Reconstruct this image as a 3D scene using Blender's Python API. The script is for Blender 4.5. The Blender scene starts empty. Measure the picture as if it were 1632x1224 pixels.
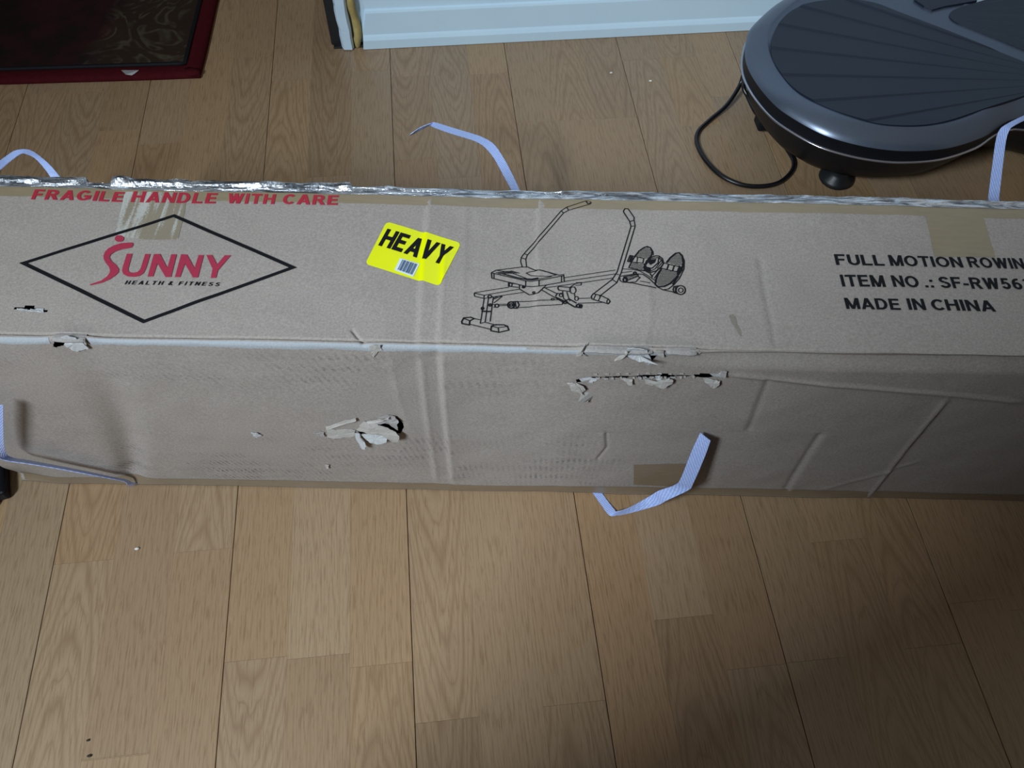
import bpy, bmesh, math, random
import numpy as np
from mathutils import Vector, Matrix
random.seed(7); rng = np.random.RandomState(5)
S = bpy.context.scene
COL = S.collection

# ---------------------------------------------------------------- camera
FPX, PITCH, ROLL, YAW, CAMH = 1280.0, 1.01851, 0.03276, 0.13085, 0.85429
X0, BW = -0.45142, 0.192                      # first board seam, board width
TH, D0, H, D = -0.11584, 0.38005, 0.29248, 0.1792   # carton yaw, front offset, height, depth
cy, sy = math.cos(YAW), math.sin(YAW)
FW = np.array([sy*math.cos(PITCH), cy*math.cos(PITCH), -math.sin(PITCH)])
R0 = np.array([cy, -sy, 0.0]); U0 = np.cross(R0, FW)
RR = math.cos(ROLL)*R0 + math.sin(ROLL)*U0
UU = -math.sin(ROLL)*R0 + math.cos(ROLL)*U0
CC = np.array([0, 0, CAMH])
cam = bpy.data.cameras.new('camera'); co = bpy.data.objects.new('camera', cam); COL.objects.link(co)
cam.sensor_width = 36.0; cam.lens = FPX/1632*36.0; cam.clip_start = 0.02
co.matrix_world = Matrix(((RR[0], UU[0], -FW[0], CC[0]), (RR[1], UU[1], -FW[1], CC[1]), (RR[2], UU[2], -FW[2], CC[2]), (0, 0, 0, 1)))
S.camera = co

# ---------------------------------------------------------------- light
S.view_settings.view_transform = 'Standard'
S.view_settings.look = 'None'
S.view_settings.gamma = 1.0
S.view_settings.use_curve_mapping = False
S.view_settings.exposure = -0.10
w = bpy.data.worlds.new('room_daylight'); S.world = w; w.use_nodes = True
bg = w.node_tree.nodes['Background']; bg.inputs[0].default_value = (1.0, 0.90, 0.78, 1); bg.inputs[1].default_value = 0.21
def area(name, loc, target, sx, sy_, power, col):
    l = bpy.data.lights.new(name, 'AREA'); l.shape = 'RECTANGLE'; l.size = sx; l.size_y = sy_
    l.energy = power; l.color = col
    o = bpy.data.objects.new(name, l); COL.objects.link(o); o.location = loc
    o.rotation_euler = (Vector(target)-Vector(loc)).to_track_quat('-Z', 'Y').to_euler()
    return o
WINY0, WINY1, WINZ0, WINZ1, WALLX = -1.05, -0.41, 1.41, 1.98, -1.22      # window high in the left-hand wall
area('window_daylight', (WALLX+0.02, (WINY0+WINY1)/2, (WINZ0+WINZ1)/2), (0.5, (WINY0+WINY1)/2, (WINZ0+WINZ1)/2), WINY1-WINY0, WINZ1-WINZ0, 119, (0.78, 0.90, 1.0))

# ---------------------------------------------------------------- helpers
def P(x, y, z=0.0):
    """point of the place seen at photo pixel (x, y) when it lies at height z"""
    d = FW*FPX + RR*(x-816) - UU*(y-612)
    t = (z-CC[2])/d[2]
    return CC + d*t
EU = np.array([math.cos(TH), math.sin(TH), 0]); NV = np.array([-math.sin(TH), math.cos(TH), 0])
def TOP(x, y):
    p = P(x, y, H); return (float(p@EU), float(p@NV-D0))
def FRONT(x, y):
    d = FW*FPX + RR*(x-816) - UU*(y-612); t = (D0-CC@NV)/(d@NV); p = CC+d*t
    return (float(p@EU), float(p[2]))
def Z(ox, oy, s):
    return lambda x, y: (ox+x*s, oy+y*s)

def tag(o, label=None, cat=None, group=None, kind=None):
    if label: o['label'] = label
    if cat: o['category'] = cat
    if group: o['group'] = group
    if kind: o['kind'] = kind
    return o
def empty(name, loc=(0, 0, 0), rz=0.0):
    o = bpy.data.objects.new(name, None); COL.objects.link(o); o.location = loc; o.rotation_euler = (0, 0, rz)
    o.empty_display_size = 0.05
    return o
def mesh(name, verts, faces, mat, parent=None, smooth=False, loc=None):
    me = bpy.data.meshes.new(name); me.from_pydata([tuple(map(float, v)) for v in verts], [], [tuple(f) for f in faces]); me.update()
    if smooth: me.polygons.foreach_set('use_smooth', [True]*len(me.polygons))
    o = bpy.data.objects.new(name, me); COL.objects.link(o)
    if mat: me.materials.append(mat)
    if parent: o.parent = parent
    if loc is not None: o.location = loc
    return o
def bmobj(name, bm, mat, parent=None, smooth=False, loc=None):
    bmesh.ops.recalc_face_normals(bm, faces=bm.faces[:])
    me = bpy.data.meshes.new(name); bm.to_mesh(me); bm.free()
    if smooth: me.polygons.foreach_set('use_smooth', [True]*len(me.polygons))
    o = bpy.data.objects.new(name, me); COL.objects.link(o)
    if mat: me.materials.append(mat)
    if parent: o.parent = parent
    if loc is not None: o.location = loc
    return o
def add_box(bm, x0, x1, y0, y1, z0, z1, bev=0.0):
    r = bmesh.ops.create_cube(bm, size=1.0)
    bmesh.ops.scale(bm, vec=(x1-x0, y1-y0, z1-z0), verts=r['verts'])
    bmesh.ops.translate(bm, vec=((x0+x1)/2, (y0+y1)/2, (z0+z1)/2), verts=r['verts'])
    if bev > 0:
        es = list({e for v in r['verts'] for e in v.link_edges})
        bmesh.ops.bevel(bm, geom=es, offset=bev, segments=2, affect='EDGES', profile=0.5)
def catmull(pts, n=8, closed=False):
    pts = [np.array(p, float) for p in pts]; out = []; m = len(pts)
    rngi = range(m) if closed else range(m-1)
    for i in rngi:
        if closed: a, b, c, d = pts[(i-1) % m], pts[i], pts[(i+1) % m], pts[(i+2) % m]
        else: a, b, c, d = pts[max(i-1, 0)], pts[i], pts[i+1], pts[min(i+2, m-1)]
        for k in range(n):
            t = k/n
            out.append(0.5*((2*b)+(-a+c)*t+(2*a-5*b+4*c-d)*t*t+(-a+3*b-3*c+d)*t**3))
    if not closed: out.append(pts[-1])
    return out
def tube(name, pts, r, mat, parent=None, seg=10):
    pts = [np.array(p, float) for p in pts]; V = []; F = []
    dd = pts[-1]-pts[0]; up = np.array([0.0, 1.0, 0.0]) if abs(dd[2]) > 0.8*np.linalg.norm(dd) and np.linalg.norm(dd) > 0.05 else np.array([0.0, 0.0, 1.0])
    for i, p in enumerate(pts):
        t = pts[min(i+1, len(pts)-1)]-pts[max(i-1, 0)]; t /= np.linalg.norm(t)+1e-12
        a = np.cross(t, up); a = a/np.linalg.norm(a) if np.linalg.norm(a) > 1e-4 else np.array([1.0, 0, 0])
        b = np.cross(a, t); rr = r[i] if hasattr(r, '__len__') else r
        for k in range(seg):
            q = 2*math.pi*k/seg; V.append(p+rr*(math.cos(q)*a+math.sin(q)*b))
    for i in range(len(pts)-1):
        for k in range(seg):
            F.append((i*seg+k, i*seg+(k+1) % seg, (i+1)*seg+(k+1) % seg, (i+1)*seg+k))
    F.append(tuple(range(seg))[::-1]); F.append(tuple((len(pts)-1)*seg+k for k in range(seg)))
    return mesh(name, V, F, mat, parent, True)

# ---------------------------------------------------------------- materials
class NT:
    def __init__(s, name):
        s.m = bpy.data.materials.new(name); s.m.use_nodes = True; s.t = s.m.node_tree; s.b = s.t.nodes['Principled BSDF']
    def n(s, typ, **k):
        x = s.t.nodes.new(typ)
        for a, v in k.items(): setattr(x, a, v)
        return x
    def l(s, a, b): s.t.links.new(a, b)
    def put(s, sock, v):
        if hasattr(v, 'is_output'): s.l(v, sock)
        else: sock.default_value = v
    def math(s, op, a, b=0.0, c=None):
        x = s.n('ShaderNodeMath', operation=op); s.put(x.inputs[0], a); s.put(x.inputs[1], b)
        if c is not None: s.put(x.inputs[2], c)
        return x.outputs[0]
    def mix(s, f, a, b, bt='MIX'):
        x = s.n('ShaderNodeMix', data_type='RGBA', blend_type=bt)
        s.put(x.inputs[0], f); s.put(x.inputs[6], a); s.put(x.inputs[7], b); return x.outputs[2]
    def noise(s, vec, scale, detail=3.0, rough=0.55, dist=0.0):
        x = s.n('ShaderNodeTexNoise'); s.l(vec, x.inputs['Vector']); x.inputs['Scale'].default_value = scale
        x.inputs['Detail'].default_value = detail; x.inputs['Roughness'].default_value = rough; x.inputs['Distortion'].default_value = dist
        return x.outputs['Fac']
    def ramp(s, f, stops):
        x = s.n('ShaderNodeValToRGB'); s.l(f, x.inputs[0]); e = x.color_ramp.elements
        while len(e) < len(stops): e.new(0.5)
        for q, (p, c) in zip(e, stops): q.position = p; q.color = (c if hasattr(c, '__len__') else (c, c, c)) + ((1,) if not hasattr(c, '__len__') or len(c) == 3 else ())
        return x.outputs[0]
    def mapping(s, vec, sc=(1, 1, 1), loc=(0, 0, 0), rot=(0, 0, 0)):
        x = s.n('ShaderNodeMapping'); s.l(vec, x.inputs[0]); x.inputs['Scale'].default_value = sc
        s.put(x.inputs['Location'], loc); x.inputs['Rotation'].default_value = rot; return x.outputs[0]
    def coord(s, o='Object'): return s.n('ShaderNodeTexCoord').outputs[o]
    def bump(s, h, st=0.3, dist=0.001):
        x = s.n('ShaderNodeBump'); s.l(h, x.inputs['Height']); x.inputs['Strength'].default_value = st; x.inputs['Distance'].default_value = dist
        s.l(x.outputs[0], s.b.inputs['Normal'])
    def set(s, col=None, rough=None, metal=None, spec=None, coat=None):
        if col is not None: s.put(s.b.inputs['Base Color'], col if hasattr(col, 'is_output') else tuple(col)+(1,))
        if rough is not None: s.put(s.b.inputs['Roughness'], rough)
        if metal is not None: s.b.inputs['Metallic'].default_value = metal
        if spec is not None: s.b.inputs['Specular IOR Level'].default_value = spec
        if coat is not None: s.b.inputs['Coat Weight'].default_value = coat
        return s.m
def c4(*a): return tuple(a)+(1,)

def wood_material():
    t = NT('oak_laminate')
    oi = t.n('ShaderNodeObjectInfo'); rnd = oi.outputs['Random']
    c = t.coord()
    off = t.n('ShaderNodeCombineXYZ'); t.l(t.math('MULTIPLY', rnd, 37.0), off.inputs[0]); t.l(t.math('MULTIPLY', rnd, 91.0), off.inputs[1])
    vm = t.n('ShaderNodeVectorMath', operation='ADD'); t.l(c, vm.inputs[0]); t.l(off.outputs[0], vm.inputs[1])
    cc = vm.outputs[0]
    sx = t.n('ShaderNodeSeparateXYZ'); t.l(c, sx.inputs[0]); x, y = sx.outputs[0], sx.outputs[1]
    # long soft wandering of the grain
    warp = t.noise(t.mapping(cc, (9, 2.2, 1)), 1.0, 2.5, 0.5)
    warp2 = t.noise(t.mapping(cc, (45, 7, 1)), 1.0, 2.0, 0.5)
    # arched (flat-sawn) figure and straight figure
    xs = t.math('ADD', x, t.math('MULTIPLY', t.math('SUBTRACT', t.math('FRACT', t.math('MULTIPLY', rnd, 7.31)), 0.5), 0.022))
    sg = t.math('SIGN', t.math('SUBTRACT', t.math('FRACT', t.math('MULTIPLY', rnd, 13.7)), 0.5))
    para = t.math('ADD', t.math('MULTIPLY', t.math('POWER', t.math('ABSOLUTE', xs), 1.5), 700.0), t.math('MULTIPLY', t.math('MULTIPLY', y, sg), 26.0))
    para = t.math('ADD', para, t.math('ADD', t.math('MULTIPLY', warp, 10.0), t.math('MULTIPLY', warp2, 2.2)))
    strt = t.math('ADD', t.math('MULTIPLY', x, 300.0), t.math('ADD', t.math('MULTIPLY', warp, 16.0), t.math('MULTIPLY', warp2, 3.0)))
    arch = t.math('GREATER_THAN', t.math('FRACT', t.math('MULTIPLY', rnd, 5.13)), 0.58)
    v = t.n('ShaderNodeMix', data_type='FLOAT'); t.l(arch, v.inputs[0]); t.l(strt, v.inputs[2]); t.l(para, v.inputs[3])
    ring = t.math('PINGPONG', v.outputs[0], 1.0)
    ring = t.ramp(ring, [(0.0, 0.0), (0.30, 0.65), (0.62, 1.0), (0.90, 0.75), (1.0, 0.1)])
    pores = t.noise(t.mapping(cc, (560, 34, 1)), 1.0, 3.0, 0.65)
    pores = t.ramp(pores, [(0.34, 0.0), (0.50, 1.0)])
    fine = t.noise(t.mapping(cc, (260, 9, 1)), 1.0, 2.0, 0.6)
    blot = t.noise(t.mapping(cc, (14, 3, 1)), 1.0, 2.0, 0.5)
    base = oi.outputs['Color']
    dark = t.mix(1.0, base, c4(0.53, 0.46, 0.40), 'MULTIPLY')
    k = t.n('ShaderNodeMix', data_type='FLOAT'); k.inputs[0].default_value = 0.5
    amt = t.math('MULTIPLY', t.math('SUBTRACT', 1.0, ring), t.math('ADD', 0.42, t.math('MULTIPLY', arch, 0.38)))
    col = t.mix(amt, base, dark)
    col = t.mix(t.math('MULTIPLY', t.math('SUBTRACT', 1.0, pores), 0.95), col, dark)
    col = t.mix(t.math('MULTIPLY', fine, 0.5), col, t.mix(1.0, base, c4(0.80, 0.76, 0.72), 'MULTIPLY'))
    col = t.mix(t.math('MULTIPLY', blot, 0.35), col, t.mix(1.0, base, c4(1.14, 1.12, 1.08), 'MULTIPLY'))
    t.set(col, t.math('ADD', 0.30, t.math('MULTIPLY', fine, 0.12)), spec=0.5)
    t.bump(pores, 0.12, 0.0003)
    return t.m
M = {}
M['wood'] = wood_material()
def plain(name, col, rough=0.5, metal=0.0, spec=0.5, nz=0.0, nscale=60, bump=0.0, bscale=300, coat=None):
    t = NT(name); c = t.coord()
    if nz:
        f = t.noise(c, nscale, 4, 0.6)
        colr = t.mix(f, c4(*[x*(1-nz) for x in col]), c4(*[min(1, x*(1+nz)) for x in col]))
        t.set(colr, rough, metal, spec, coat)
    else: t.set(col, rough, metal, spec, coat)
    if bump: t.bump(t.noise(c, bscale, 3, 0.6), bump, 0.001)
    M[name] = t.m; return t.m
plain('underlay', (0.012, 0.009, 0.007), 0.9)
plain('white_paint', (0.64, 0.835, 1.0), 0.25, nz=0.05, nscale=14, bump=0.12, bscale=45)
plain('wall_paint', (0.62, 0.74, 0.84), 0.6, nz=0.04, nscale=6, bump=0.1, bscale=120)
plain('black_print', (0.007, 0.007, 0.009), 0.7, spec=0.2, nz=0.3, nscale=900)
plain('passage_dark', (0.10, 0.085, 0.07), 0.8)  # dark colour for the added passage walls
plain('blocker', (0.035, 0.028, 0.022), 0.8)  # near-black, for the shade caster added behind the camera
plain('red_print', (0.42, 0.022, 0.045), 0.6, nz=0.22, nscale=700)
plain('crimson_print', (0.40, 0.030, 0.068), 0.6, nz=0.18, nscale=700)
plain('sticker_yellow', (0.86, 0.90, 0.0), 0.38, nz=0.03)
plain('label_white', (0.72, 0.82, 0.9), 0.4)
plain('barcode_blue', (0.05, 0.10, 0.20), 0.5)
plain('black_plastic', (0.006, 0.007, 0.010), 0.45, spec=0.18, nz=0.2, nscale=80)
plain('black_rubber', (0.008, 0.009, 0.011), 0.45)
plain('dull_black', (0.010, 0.010, 0.012), 0.6)
plain('cord_black', (0.006, 0.006, 0.008), 0.30)
plain('rug_red', (0.062, 0.005, 0.008), 0.85, spec=0.1, nz=0.35, nscale=120, bump=0.5, bscale=900)
plain('rug_piping', (0.008, 0.008, 0.011), 0.7, spec=0.2, nz=0.3, nscale=200)
plain('foam_yellow', (0.42, 0.32, 0.12), 0.7, nz=0.35, nscale=120, bump=0.6, bscale=250)
plain('crumb_white', (0.8, 0.78, 0.72), 0.7)
plain('crumb_dark', (0.03, 0.02, 0.015), 0.8)
plain('paper_pale', (0.44, 0.41, 0.375), 0.8, nz=0.15, nscale=400, bump=0.4, bscale=600)
plain('paper_white', (0.50, 0.505, 0.51), 0.8, nz=0.15, nscale=400, bump=0.5, bscale=500)
plain('worn_paper', (0.385, 0.41, 0.435), 0.8, nz=0.18, nscale=500, bump=0.4, bscale=600)
plain('stain_brown', (0.25, 0.215, 0.18), 0.8, nz=0.3, nscale=500)
plain('grey_metal', (0.16, 0.17, 0.17), 0.4, metal=0.3)

def cardboard(name, base=(0.385, 0.338, 0.304), scuffs=True):
    t = NT(name); c = t.coord(); sx = t.n('ShaderNodeSeparateXYZ'); t.l(c, sx.inputs[0]); x, y, z = sx.outputs
    fib = t.noise(c, 520, 3, 0.65); blot = t.noise(c, 11, 3, 0.5); mid = t.noise(c, 130, 3, 0.6)
    col = t.mix(t.ramp(fib, [(0.30, 0.0), (0.70, 1.0)]), c4(*[v*0.80 for v in base]), c4(*[min(1, v*1.15) for v in base]))
    col = t.mix(t.math('MULTIPLY', blot, 0.45), col, t.mix(1.0, col, c4(0.86, 0.86, 0.87), 'MULTIPLY'))
    col = t.mix(t.math('MULTIPLY', mid, 0.25), col, t.mix(1.0, col, c4(0.86, 0.84, 0.82), 'MULTIPLY'))
    if scuffs:   # grey rub marks left by the corrugation on the front panel, and a few stains
        slant = t.math('ADD', x, t.math('MULTIPLY', z, t.math('ADD', 0.10, t.math('MULTIPLY', x, -1.2))))
        dash = t.math('PINGPONG', t.math('MULTIPLY', slant, 185.0), 0.5)
        dash = t.ramp(dash, [(0.0, 1.0), (0.16, 1.0), (0.32, 0.0)])
        rows = t.ramp(t.math('PINGPONG', t.math('ADD', t.math('MULTIPLY', z, 52.0), t.math('MULTIPLY', mid, 0.5)), 0.5), [(0.10, 0.25), (0.34, 1.0)])
        band = t.ramp(z, [(0.018, 0.25), (0.03, 1.0), (0.11, 0.8), (0.145, 0.10), (0.20, 0.05), (0.235, 0.6), (0.272, 0.6), (0.283, 0.0)])
        patch = t.ramp(t.noise(t.mapping(c, (9, 1, 16)), 1.0, 3, 0.6), [(0.44, 0.0), (0.64, 1.0)])
        xr = t.ramp(t.math('ADD', x, 0.5), [(0.02, 1.0), (0.58, 1.0), (0.74, 0.15)])
        fac = t.math('MULTIPLY', t.math('MULTIPLY', dash, rows), t.math('MULTIPLY', t.math('MULTIPLY', band, patch), xr))
        brk = t.ramp(t.noise(c, 380, 2, 0.6), [(0.38, 0.0), (0.58, 1.0)])
        col = t.mix(t.math('MULTIPLY', t.math('MULTIPLY', fac, brk), 0.85), col, c4(0.10, 0.095, 0.10))
    t.set(col, 0.78, spec=0.25)
    t.bump(fib, 0.22, 0.0006)
    M[name] = t.m; return t.m
cardboard('cardboard'); cardboard('cardboard_torn', (0.37, 0.345, 0.33), False)
def tape_mat(name, col, rough):
    t = NT(name); c = t.coord(); f = t.noise(t.mapping(c, (40, 260, 260)), 1.0, 4, 0.6); g = t.noise(c, 420, 2, 0.6)
    cl = t.mix(f, c4(*[v*0.82 for v in col]), c4(*[v*1.18 for v in col]))
    t.set(t.mix(t.math('MULTIPLY', g, 0.3), cl, c4(*[v*0.8 for v in col])), rough, spec=0.45); t.bump(f, 0.25, 0.0006); M[name] = t.m
tape_mat('tape_tan', (0.300, 0.235, 0.150), 0.38)
tape_mat('tape_brown', (0.255, 0.190, 0.125), 0.42)
def residue_tape():
    t = NT('tape_residue'); c = t.coord(); sx = t.n('ShaderNodeSeparateXYZ'); t.l(c, sx.inputs[0])
    s = t.noise(t.mapping(c, (210, 18, 1), rot=(0, 0, 0.06)), 1.0, 1, 0.4); g = t.noise(c, 900, 3, 0.7)
    grad = t.math('MULTIPLY', t.math('ADD', sx.outputs[0], 0.350), -3.2)      # residue clings to the left side
    a = t.ramp(t.math('ADD', t.math('ADD', t.math('MULTIPLY', s, 0.75), t.math('MULTIPLY', g, 0.55)), grad), [(0.60, 0.0), (0.70, 1.0)])
    col = t.mix(a, c4(0.285, 0.24, 0.175), c4(0.50, 0.49, 0.45)); t.set(col, 0.45); t.bump(g, 0.3, 0.0005); M['tape_residue'] = t.m
residue_tape()
def glint_tape():
    t = NT('glint_edge_tape'); c = t.coord(); f = t.noise(t.mapping(c, (28, 260, 260)), 1.0, 4, 0.6, 1.0)
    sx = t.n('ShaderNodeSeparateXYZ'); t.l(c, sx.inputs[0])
    col = t.mix(t.ramp(f, [(0.40, 0.0), (0.62, 1.0)]), c4(0.16, 0.17, 0.19), c4(0.85, 0.89, 0.96))  # reflections on glossy clear tape put into the colour as silver streaks
    t.set(col, 0.22, metal=0.75); t.bump(f, 0.7, 0.002); M['glint_tape'] = t.m
glint_tape()
def strap_mat():
    t = NT('strap_weave'); c = t.coord('UV'); 
    wv = t.n('ShaderNodeTexWave'); wv.bands_direction = 'DIAGONAL'; t.l(t.mapping(c, (1.0, 0.45, 1)), wv.inputs[0]); wv.inputs['Scale'].default_value = 2.6; wv.inputs['Distortion'].default_value = 2.5; wv.inputs['Detail'].default_value = 3; wv.inputs['Detail Scale'].default_value = 3.0
    col = t.mix(wv.outputs['Fac'], c4(0.34, 0.45, 0.94), c4(0.54, 0.68, 1.0)); t.set(col, 0.35)
    t.b.inputs['Transmission Weight'].default_value = 0.0
    t.bump(wv.outputs['Fac'], 0.35, 0.0006); M['strap'] = t.m
strap_mat()
def plate_mats():
    t = NT('silver_grey_paint'); c = t.coord(); f = t.noise(c, 900, 2, 0.6); g = t.noise(c, 25, 3, 0.6)
    t.set(t.mix(f, c4(0.085, 0.105, 0.145), c4(0.125, 0.15, 0.20)), t.math('ADD', 0.24, t.math('MULTIPLY', g, 0.12)), metal=0.55); M['silver'] = t.m
    t = NT('ribbed_pad'); c = t.coord(); f = t.noise(c, 700, 3, 0.6); d = t.noise(c, 160, 4, 0.75)
    dust = t.ramp(d, [(0.70, 0.0), (0.80, 1.0)])
    t.set(t.mix(t.math('MULTIPLY', dust, 0.25), t.mix(f, c4(0.005, 0.010, 0.021), c4(0.009, 0.016, 0.031)), c4(0.10, 0.12, 0.14)), 0.42); t.bump(f, 0.15, 0.0005); M['pad'] = t.m
    M['trim_line'] = plain('trim_line', (0.45, 0.46, 0.52), 0.2, metal=0.9)
plate_mats()
def rug_mat():
    t = NT('rug_pile'); c = t.coord(); sx = t.n('ShaderNodeSeparateXYZ'); t.l(c, sx.inputs[0]); x, y = sx.outputs[0], sx.outputs[1]
    wv = t.noise(c, 9, 2, 0.5, 2.2)
    lines = t.ramp(t.math('PINGPONG', t.math('MULTIPLY', wv, 5.5), 0.5), [(0.0, 1.0), (0.10, 0.7), (0.24, 0.0)])
    br = t.ramp(t.noise(c, 40, 3, 0.6), [(0.35, 0.0), (0.6, 1.0)])
    lf = t.math('MULTIPLY', lines, br)
    pile = t.noise(c, 600, 3, 0.7); blot = t.noise(c, 16, 3, 0.6)
    olive = t.mix(t.math('MULTIPLY', lf, 0.75), t.mix(blot, c4(0.030, 0.014, 0.010), c4(0.046, 0.028, 0.018)), c4(0.115, 0.095, 0.062))
    dark = t.mix(t.ramp(blot, [(0.40, 0.0), (0.66, 1.0)]), c4(0.014, 0.007, 0.007), c4(0.042, 0.008, 0.010))
    edge = t.math('ADD', t.math('ADD', x, t.math('MULTIPLY', y, -0.22)), t.math('MULTIPLY', wv, 0.05))
    sel = t.ramp(t.math('ADD', t.math('MULTIPLY', edge, 6.0), 1.45), [(0.35, 0.0), (0.55, 1.0)])
    col = t.mix(sel, dark, olive)
    t.set(t.mix(t.math('MULTIPLY', pile, 0.6), col, t.mix(1.0, col, c4(0.45, 0.45, 0.45), 'MULTIPLY')), 0.85, spec=0.2); t.bump(pile, 0.6, 0.002); M['rug'] = t.m
rug_mat()
def trim_mat():
    t = NT('chipped_white_paint'); c = t.coord(); f = t.noise(t.mapping(c, (1, 1, 0.35)), 90, 4, 0.7); g = t.noise(c, 30, 3, 0.5)
    chip = t.ramp(f, [(0.62, 0.0), (0.67, 1.0)])
    t.set(t.mix(chip, t.mix(g, c4(0.55, 0.72, 0.88), c4(0.66, 0.82, 0.95)), c4(0.05, 0.05, 0.06)), 0.45); t.bump(f, 0.3, 0.001); M['chipped'] = t.m
trim_mat()

# ================================================================ THE SETTING
# ---- floor
bm = bmesh.new(); add_box(bm, -2.6, 2.8, -1.9, 2.6, -0.05, -0.004)
floor = tag(bmobj('floor', bm, M['underlay']), 'oak-look laminate floor of narrow strips in warm brown', 'floor', kind='structure')
SW = BW/3
def plank(X, Wd, y0, y1, tone, gl, gr, ge=0.00006):
    hw = Wd/2; L = y1-y0; bl = 0.0004 if gl > 0.0002 else 0.00003; br = 0.0004 if gr > 0.0002 else 0.00003; be = 0.00004; zt = 0.0
    x0, x1 = -hw+gl, hw-gr; a0, a1 = -L/2+ge, L/2-ge
    V = [(x0, a0, -0.004), (x1, a0, -0.004), (x1, a1, -0.004), (x0, a1, -0.004),
         (x0, a0, -0.0003), (x1, a0, -0.0003), (x1, a1, -0.0003), (x0, a1, -0.0003),
         (x0+bl, a0+be, zt), (x1-br, a0+be, zt), (x1-br, a1-be, zt), (x0+bl, a1-be, zt)]
    F = [(0, 1, 5, 4), (1, 2, 6, 5), (2, 3, 7, 6), (3, 0, 4, 7), (4, 5, 9, 8), (5, 6, 10, 9), (6, 7, 11, 10), (7, 4, 8, 11), (8, 9, 10, 11)]
    o = mesh('plank', V, F, M['wood'], floor, loc=(X, (y0+y1)/2, 0))
    o.color = tuple(tone)+(1,)
    return o
BASE = np.array([0.380, 0.260, 0.156])
def tone(k=None):
    r = random.Random(k)
    f = 1.0+r.uniform(-0.07, 0.06); g = r.uniform(-1, 1)
    return tuple(BASE*f*np.array([1+0.03*g, 1.0, 1-0.06*g]))
# joints read off the floor: (column, y of joint); column = strip counted from the first dark seam
def colof(px, py):
    q = P(px, py); return int(math.floor((q[0]-X0)/SW)), float(q[1])
known = {}
for px, py in [(150, 894), (325, 877), (225, 1203), (180, 1206), (530, 1044), (712, 1148), (880, 1125), (1090, 984), (1300, 1052), (1520, 1026),
               (650, 122), (710, 120), (770, 118), (860, 194), (920, 191), (985, 188), (660, 254), (1095, 91), (60, 149), (110, 148), (165, 147), (366, 17), (1350, 860),
               (430, 90), (545, 280), (300, 60), (240, 230), (700, 285), (1120, 200)]:
    k, yv = colof(px, py); known.setdefault(k, []).append(yv)
tones = {}
def settone(px, py, f, warm=0.0):
    k, yv = colof(px, py); tones.setdefault(k, []).append((yv, f, warm))
settone(515, 950, 1.16, -0.03); settone(530, 1120, 0.82, 0.02); settone(705, 1190, 0.76, 0.02); settone(690, 950, 1.06)
settone(1060, 880, 1.14); settone(1090, 1080, 0.80, 0.05); settone(1140, 900, 0.86, 0.05); settone(960, 840, 0.95, 0.08)
settone(140, 850, 0.95, 0.05); settone(230, 850, 0.90, 0.0); settone(325, 830, 1.08, -0.03); settone(325, 1000, 0.90, 0.02); settone(140, 1000, 1.08, -0.03)
settone(50, 900, 1.0, -0.05); settone(430, 900, 0.93, 0.03); settone(610, 900, 0.97, 0.04); settone(780, 950, 1.02); settone(865, 950, 0.97, 0.02)
settone(650, 180, 0.90); settone(710, 200, 1.0, -0.04); settone(770, 180, 0.88, 0.05); settone(870, 250, 0.95); settone(945, 250, 1.0); settone(1010, 260, 0.97)
settone(870, 140, 0.98); settone(930, 120, 1.02); settone(660, 275, 0.82, 0.04); settone(590, 200, 0.95, -0.03); settone(530, 180, 0.80, 0.0)
for i in range(-7, 26):
    xa = X0+i*SW; r = random.Random(100+i)
    bi = i % 3
    gl = 0.00042 if bi == 0 else 0.00002; gr = 0.00042 if bi == 2 else 0.00002
    js = sorted(known.get(i, []))
    ys = [-0.35]+js+[2.05]
    full = [ys[0]]
    for a, b in zip(ys[:-1], ys[1:]):
        L = b-a; n = max(1, int(round(L/0.44)))
        if n > 1:
            q = [a+(k+1)*L/n+r.uniform(-0.09, 0.09) for k in range(n-1)]
            full += q
        full.append(b)
    for a, b in zip(full[:-1], full[1:]):
        tn = tone(r.randint(0, 10**6)); ym = None
        for (yy, f, wm) in tones.get(i, []):
            if a <= yy <= b: tn = tuple(BASE*(1+(f-1)*0.6)*np.array([1+wm, 1.0, 1-wm]))
        plank(xa+SW/2, SW, a, b, tn, gl, gr)
for i in list(range(-12, -7))+list(range(26, 31)):
    plank(X0+i*SW+SW/2, SW, -0.35, 2.05, tone(i+50), 0.0003, 0.0003)
for i in range(-4, 11):
    plank(X0+i*BW+BW/2, BW, -1.69, -0.35, tone(i+90), 0.0006, 0.0006)

# ---- wall with the tall painted baseboard, its chipped end trim and a foam-filled gap
WY = 1.211
bm = bmesh.new(); add_box(bm, -0.150, 2.4, WY+0.004, WY+0.13, 0.0, 2.3)
tag(bmobj('wall_back', bm, M['wall_paint']), 'pale painted wall above the tall baseboard', 'wall', kind='structure')
prof = [(0.0, 0.0), (-0.014, 0.0), (-0.0145, 0.016), (-0.012, 0.021), (-0.010, 0.024), (-0.010, 0.062), (-0.0085, 0.0655), (-0.0055, 0.067), (-0.005, 0.083), (-0.004, 0.108), (0.001, 0.118), (0.004, 0.118), (0.004, 0.0)]
V = []; F = []
nx = 60
for k in range(nx+1):
    x = -0.107+(2.4+0.107)*k/nx
    for j, (dy, z) in enumerate(prof):
        xx = x
        if k == 0: xx = x + (0.006 if z > 0.03 else -0.004) + 0.003*math.sin(40*z)
        V.append((xx, WY+dy, z+0.0008))
m = len(prof)
for k in range(nx):
    for j in range(m): F.append((k*m+j, k*m+(j+1) % m, (k+1)*m+(j+1) % m, (k+1)*m+j))
F.append(tuple(range(m))); F.append(tuple(nx*m+j for j in range(m))[::-1])
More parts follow.
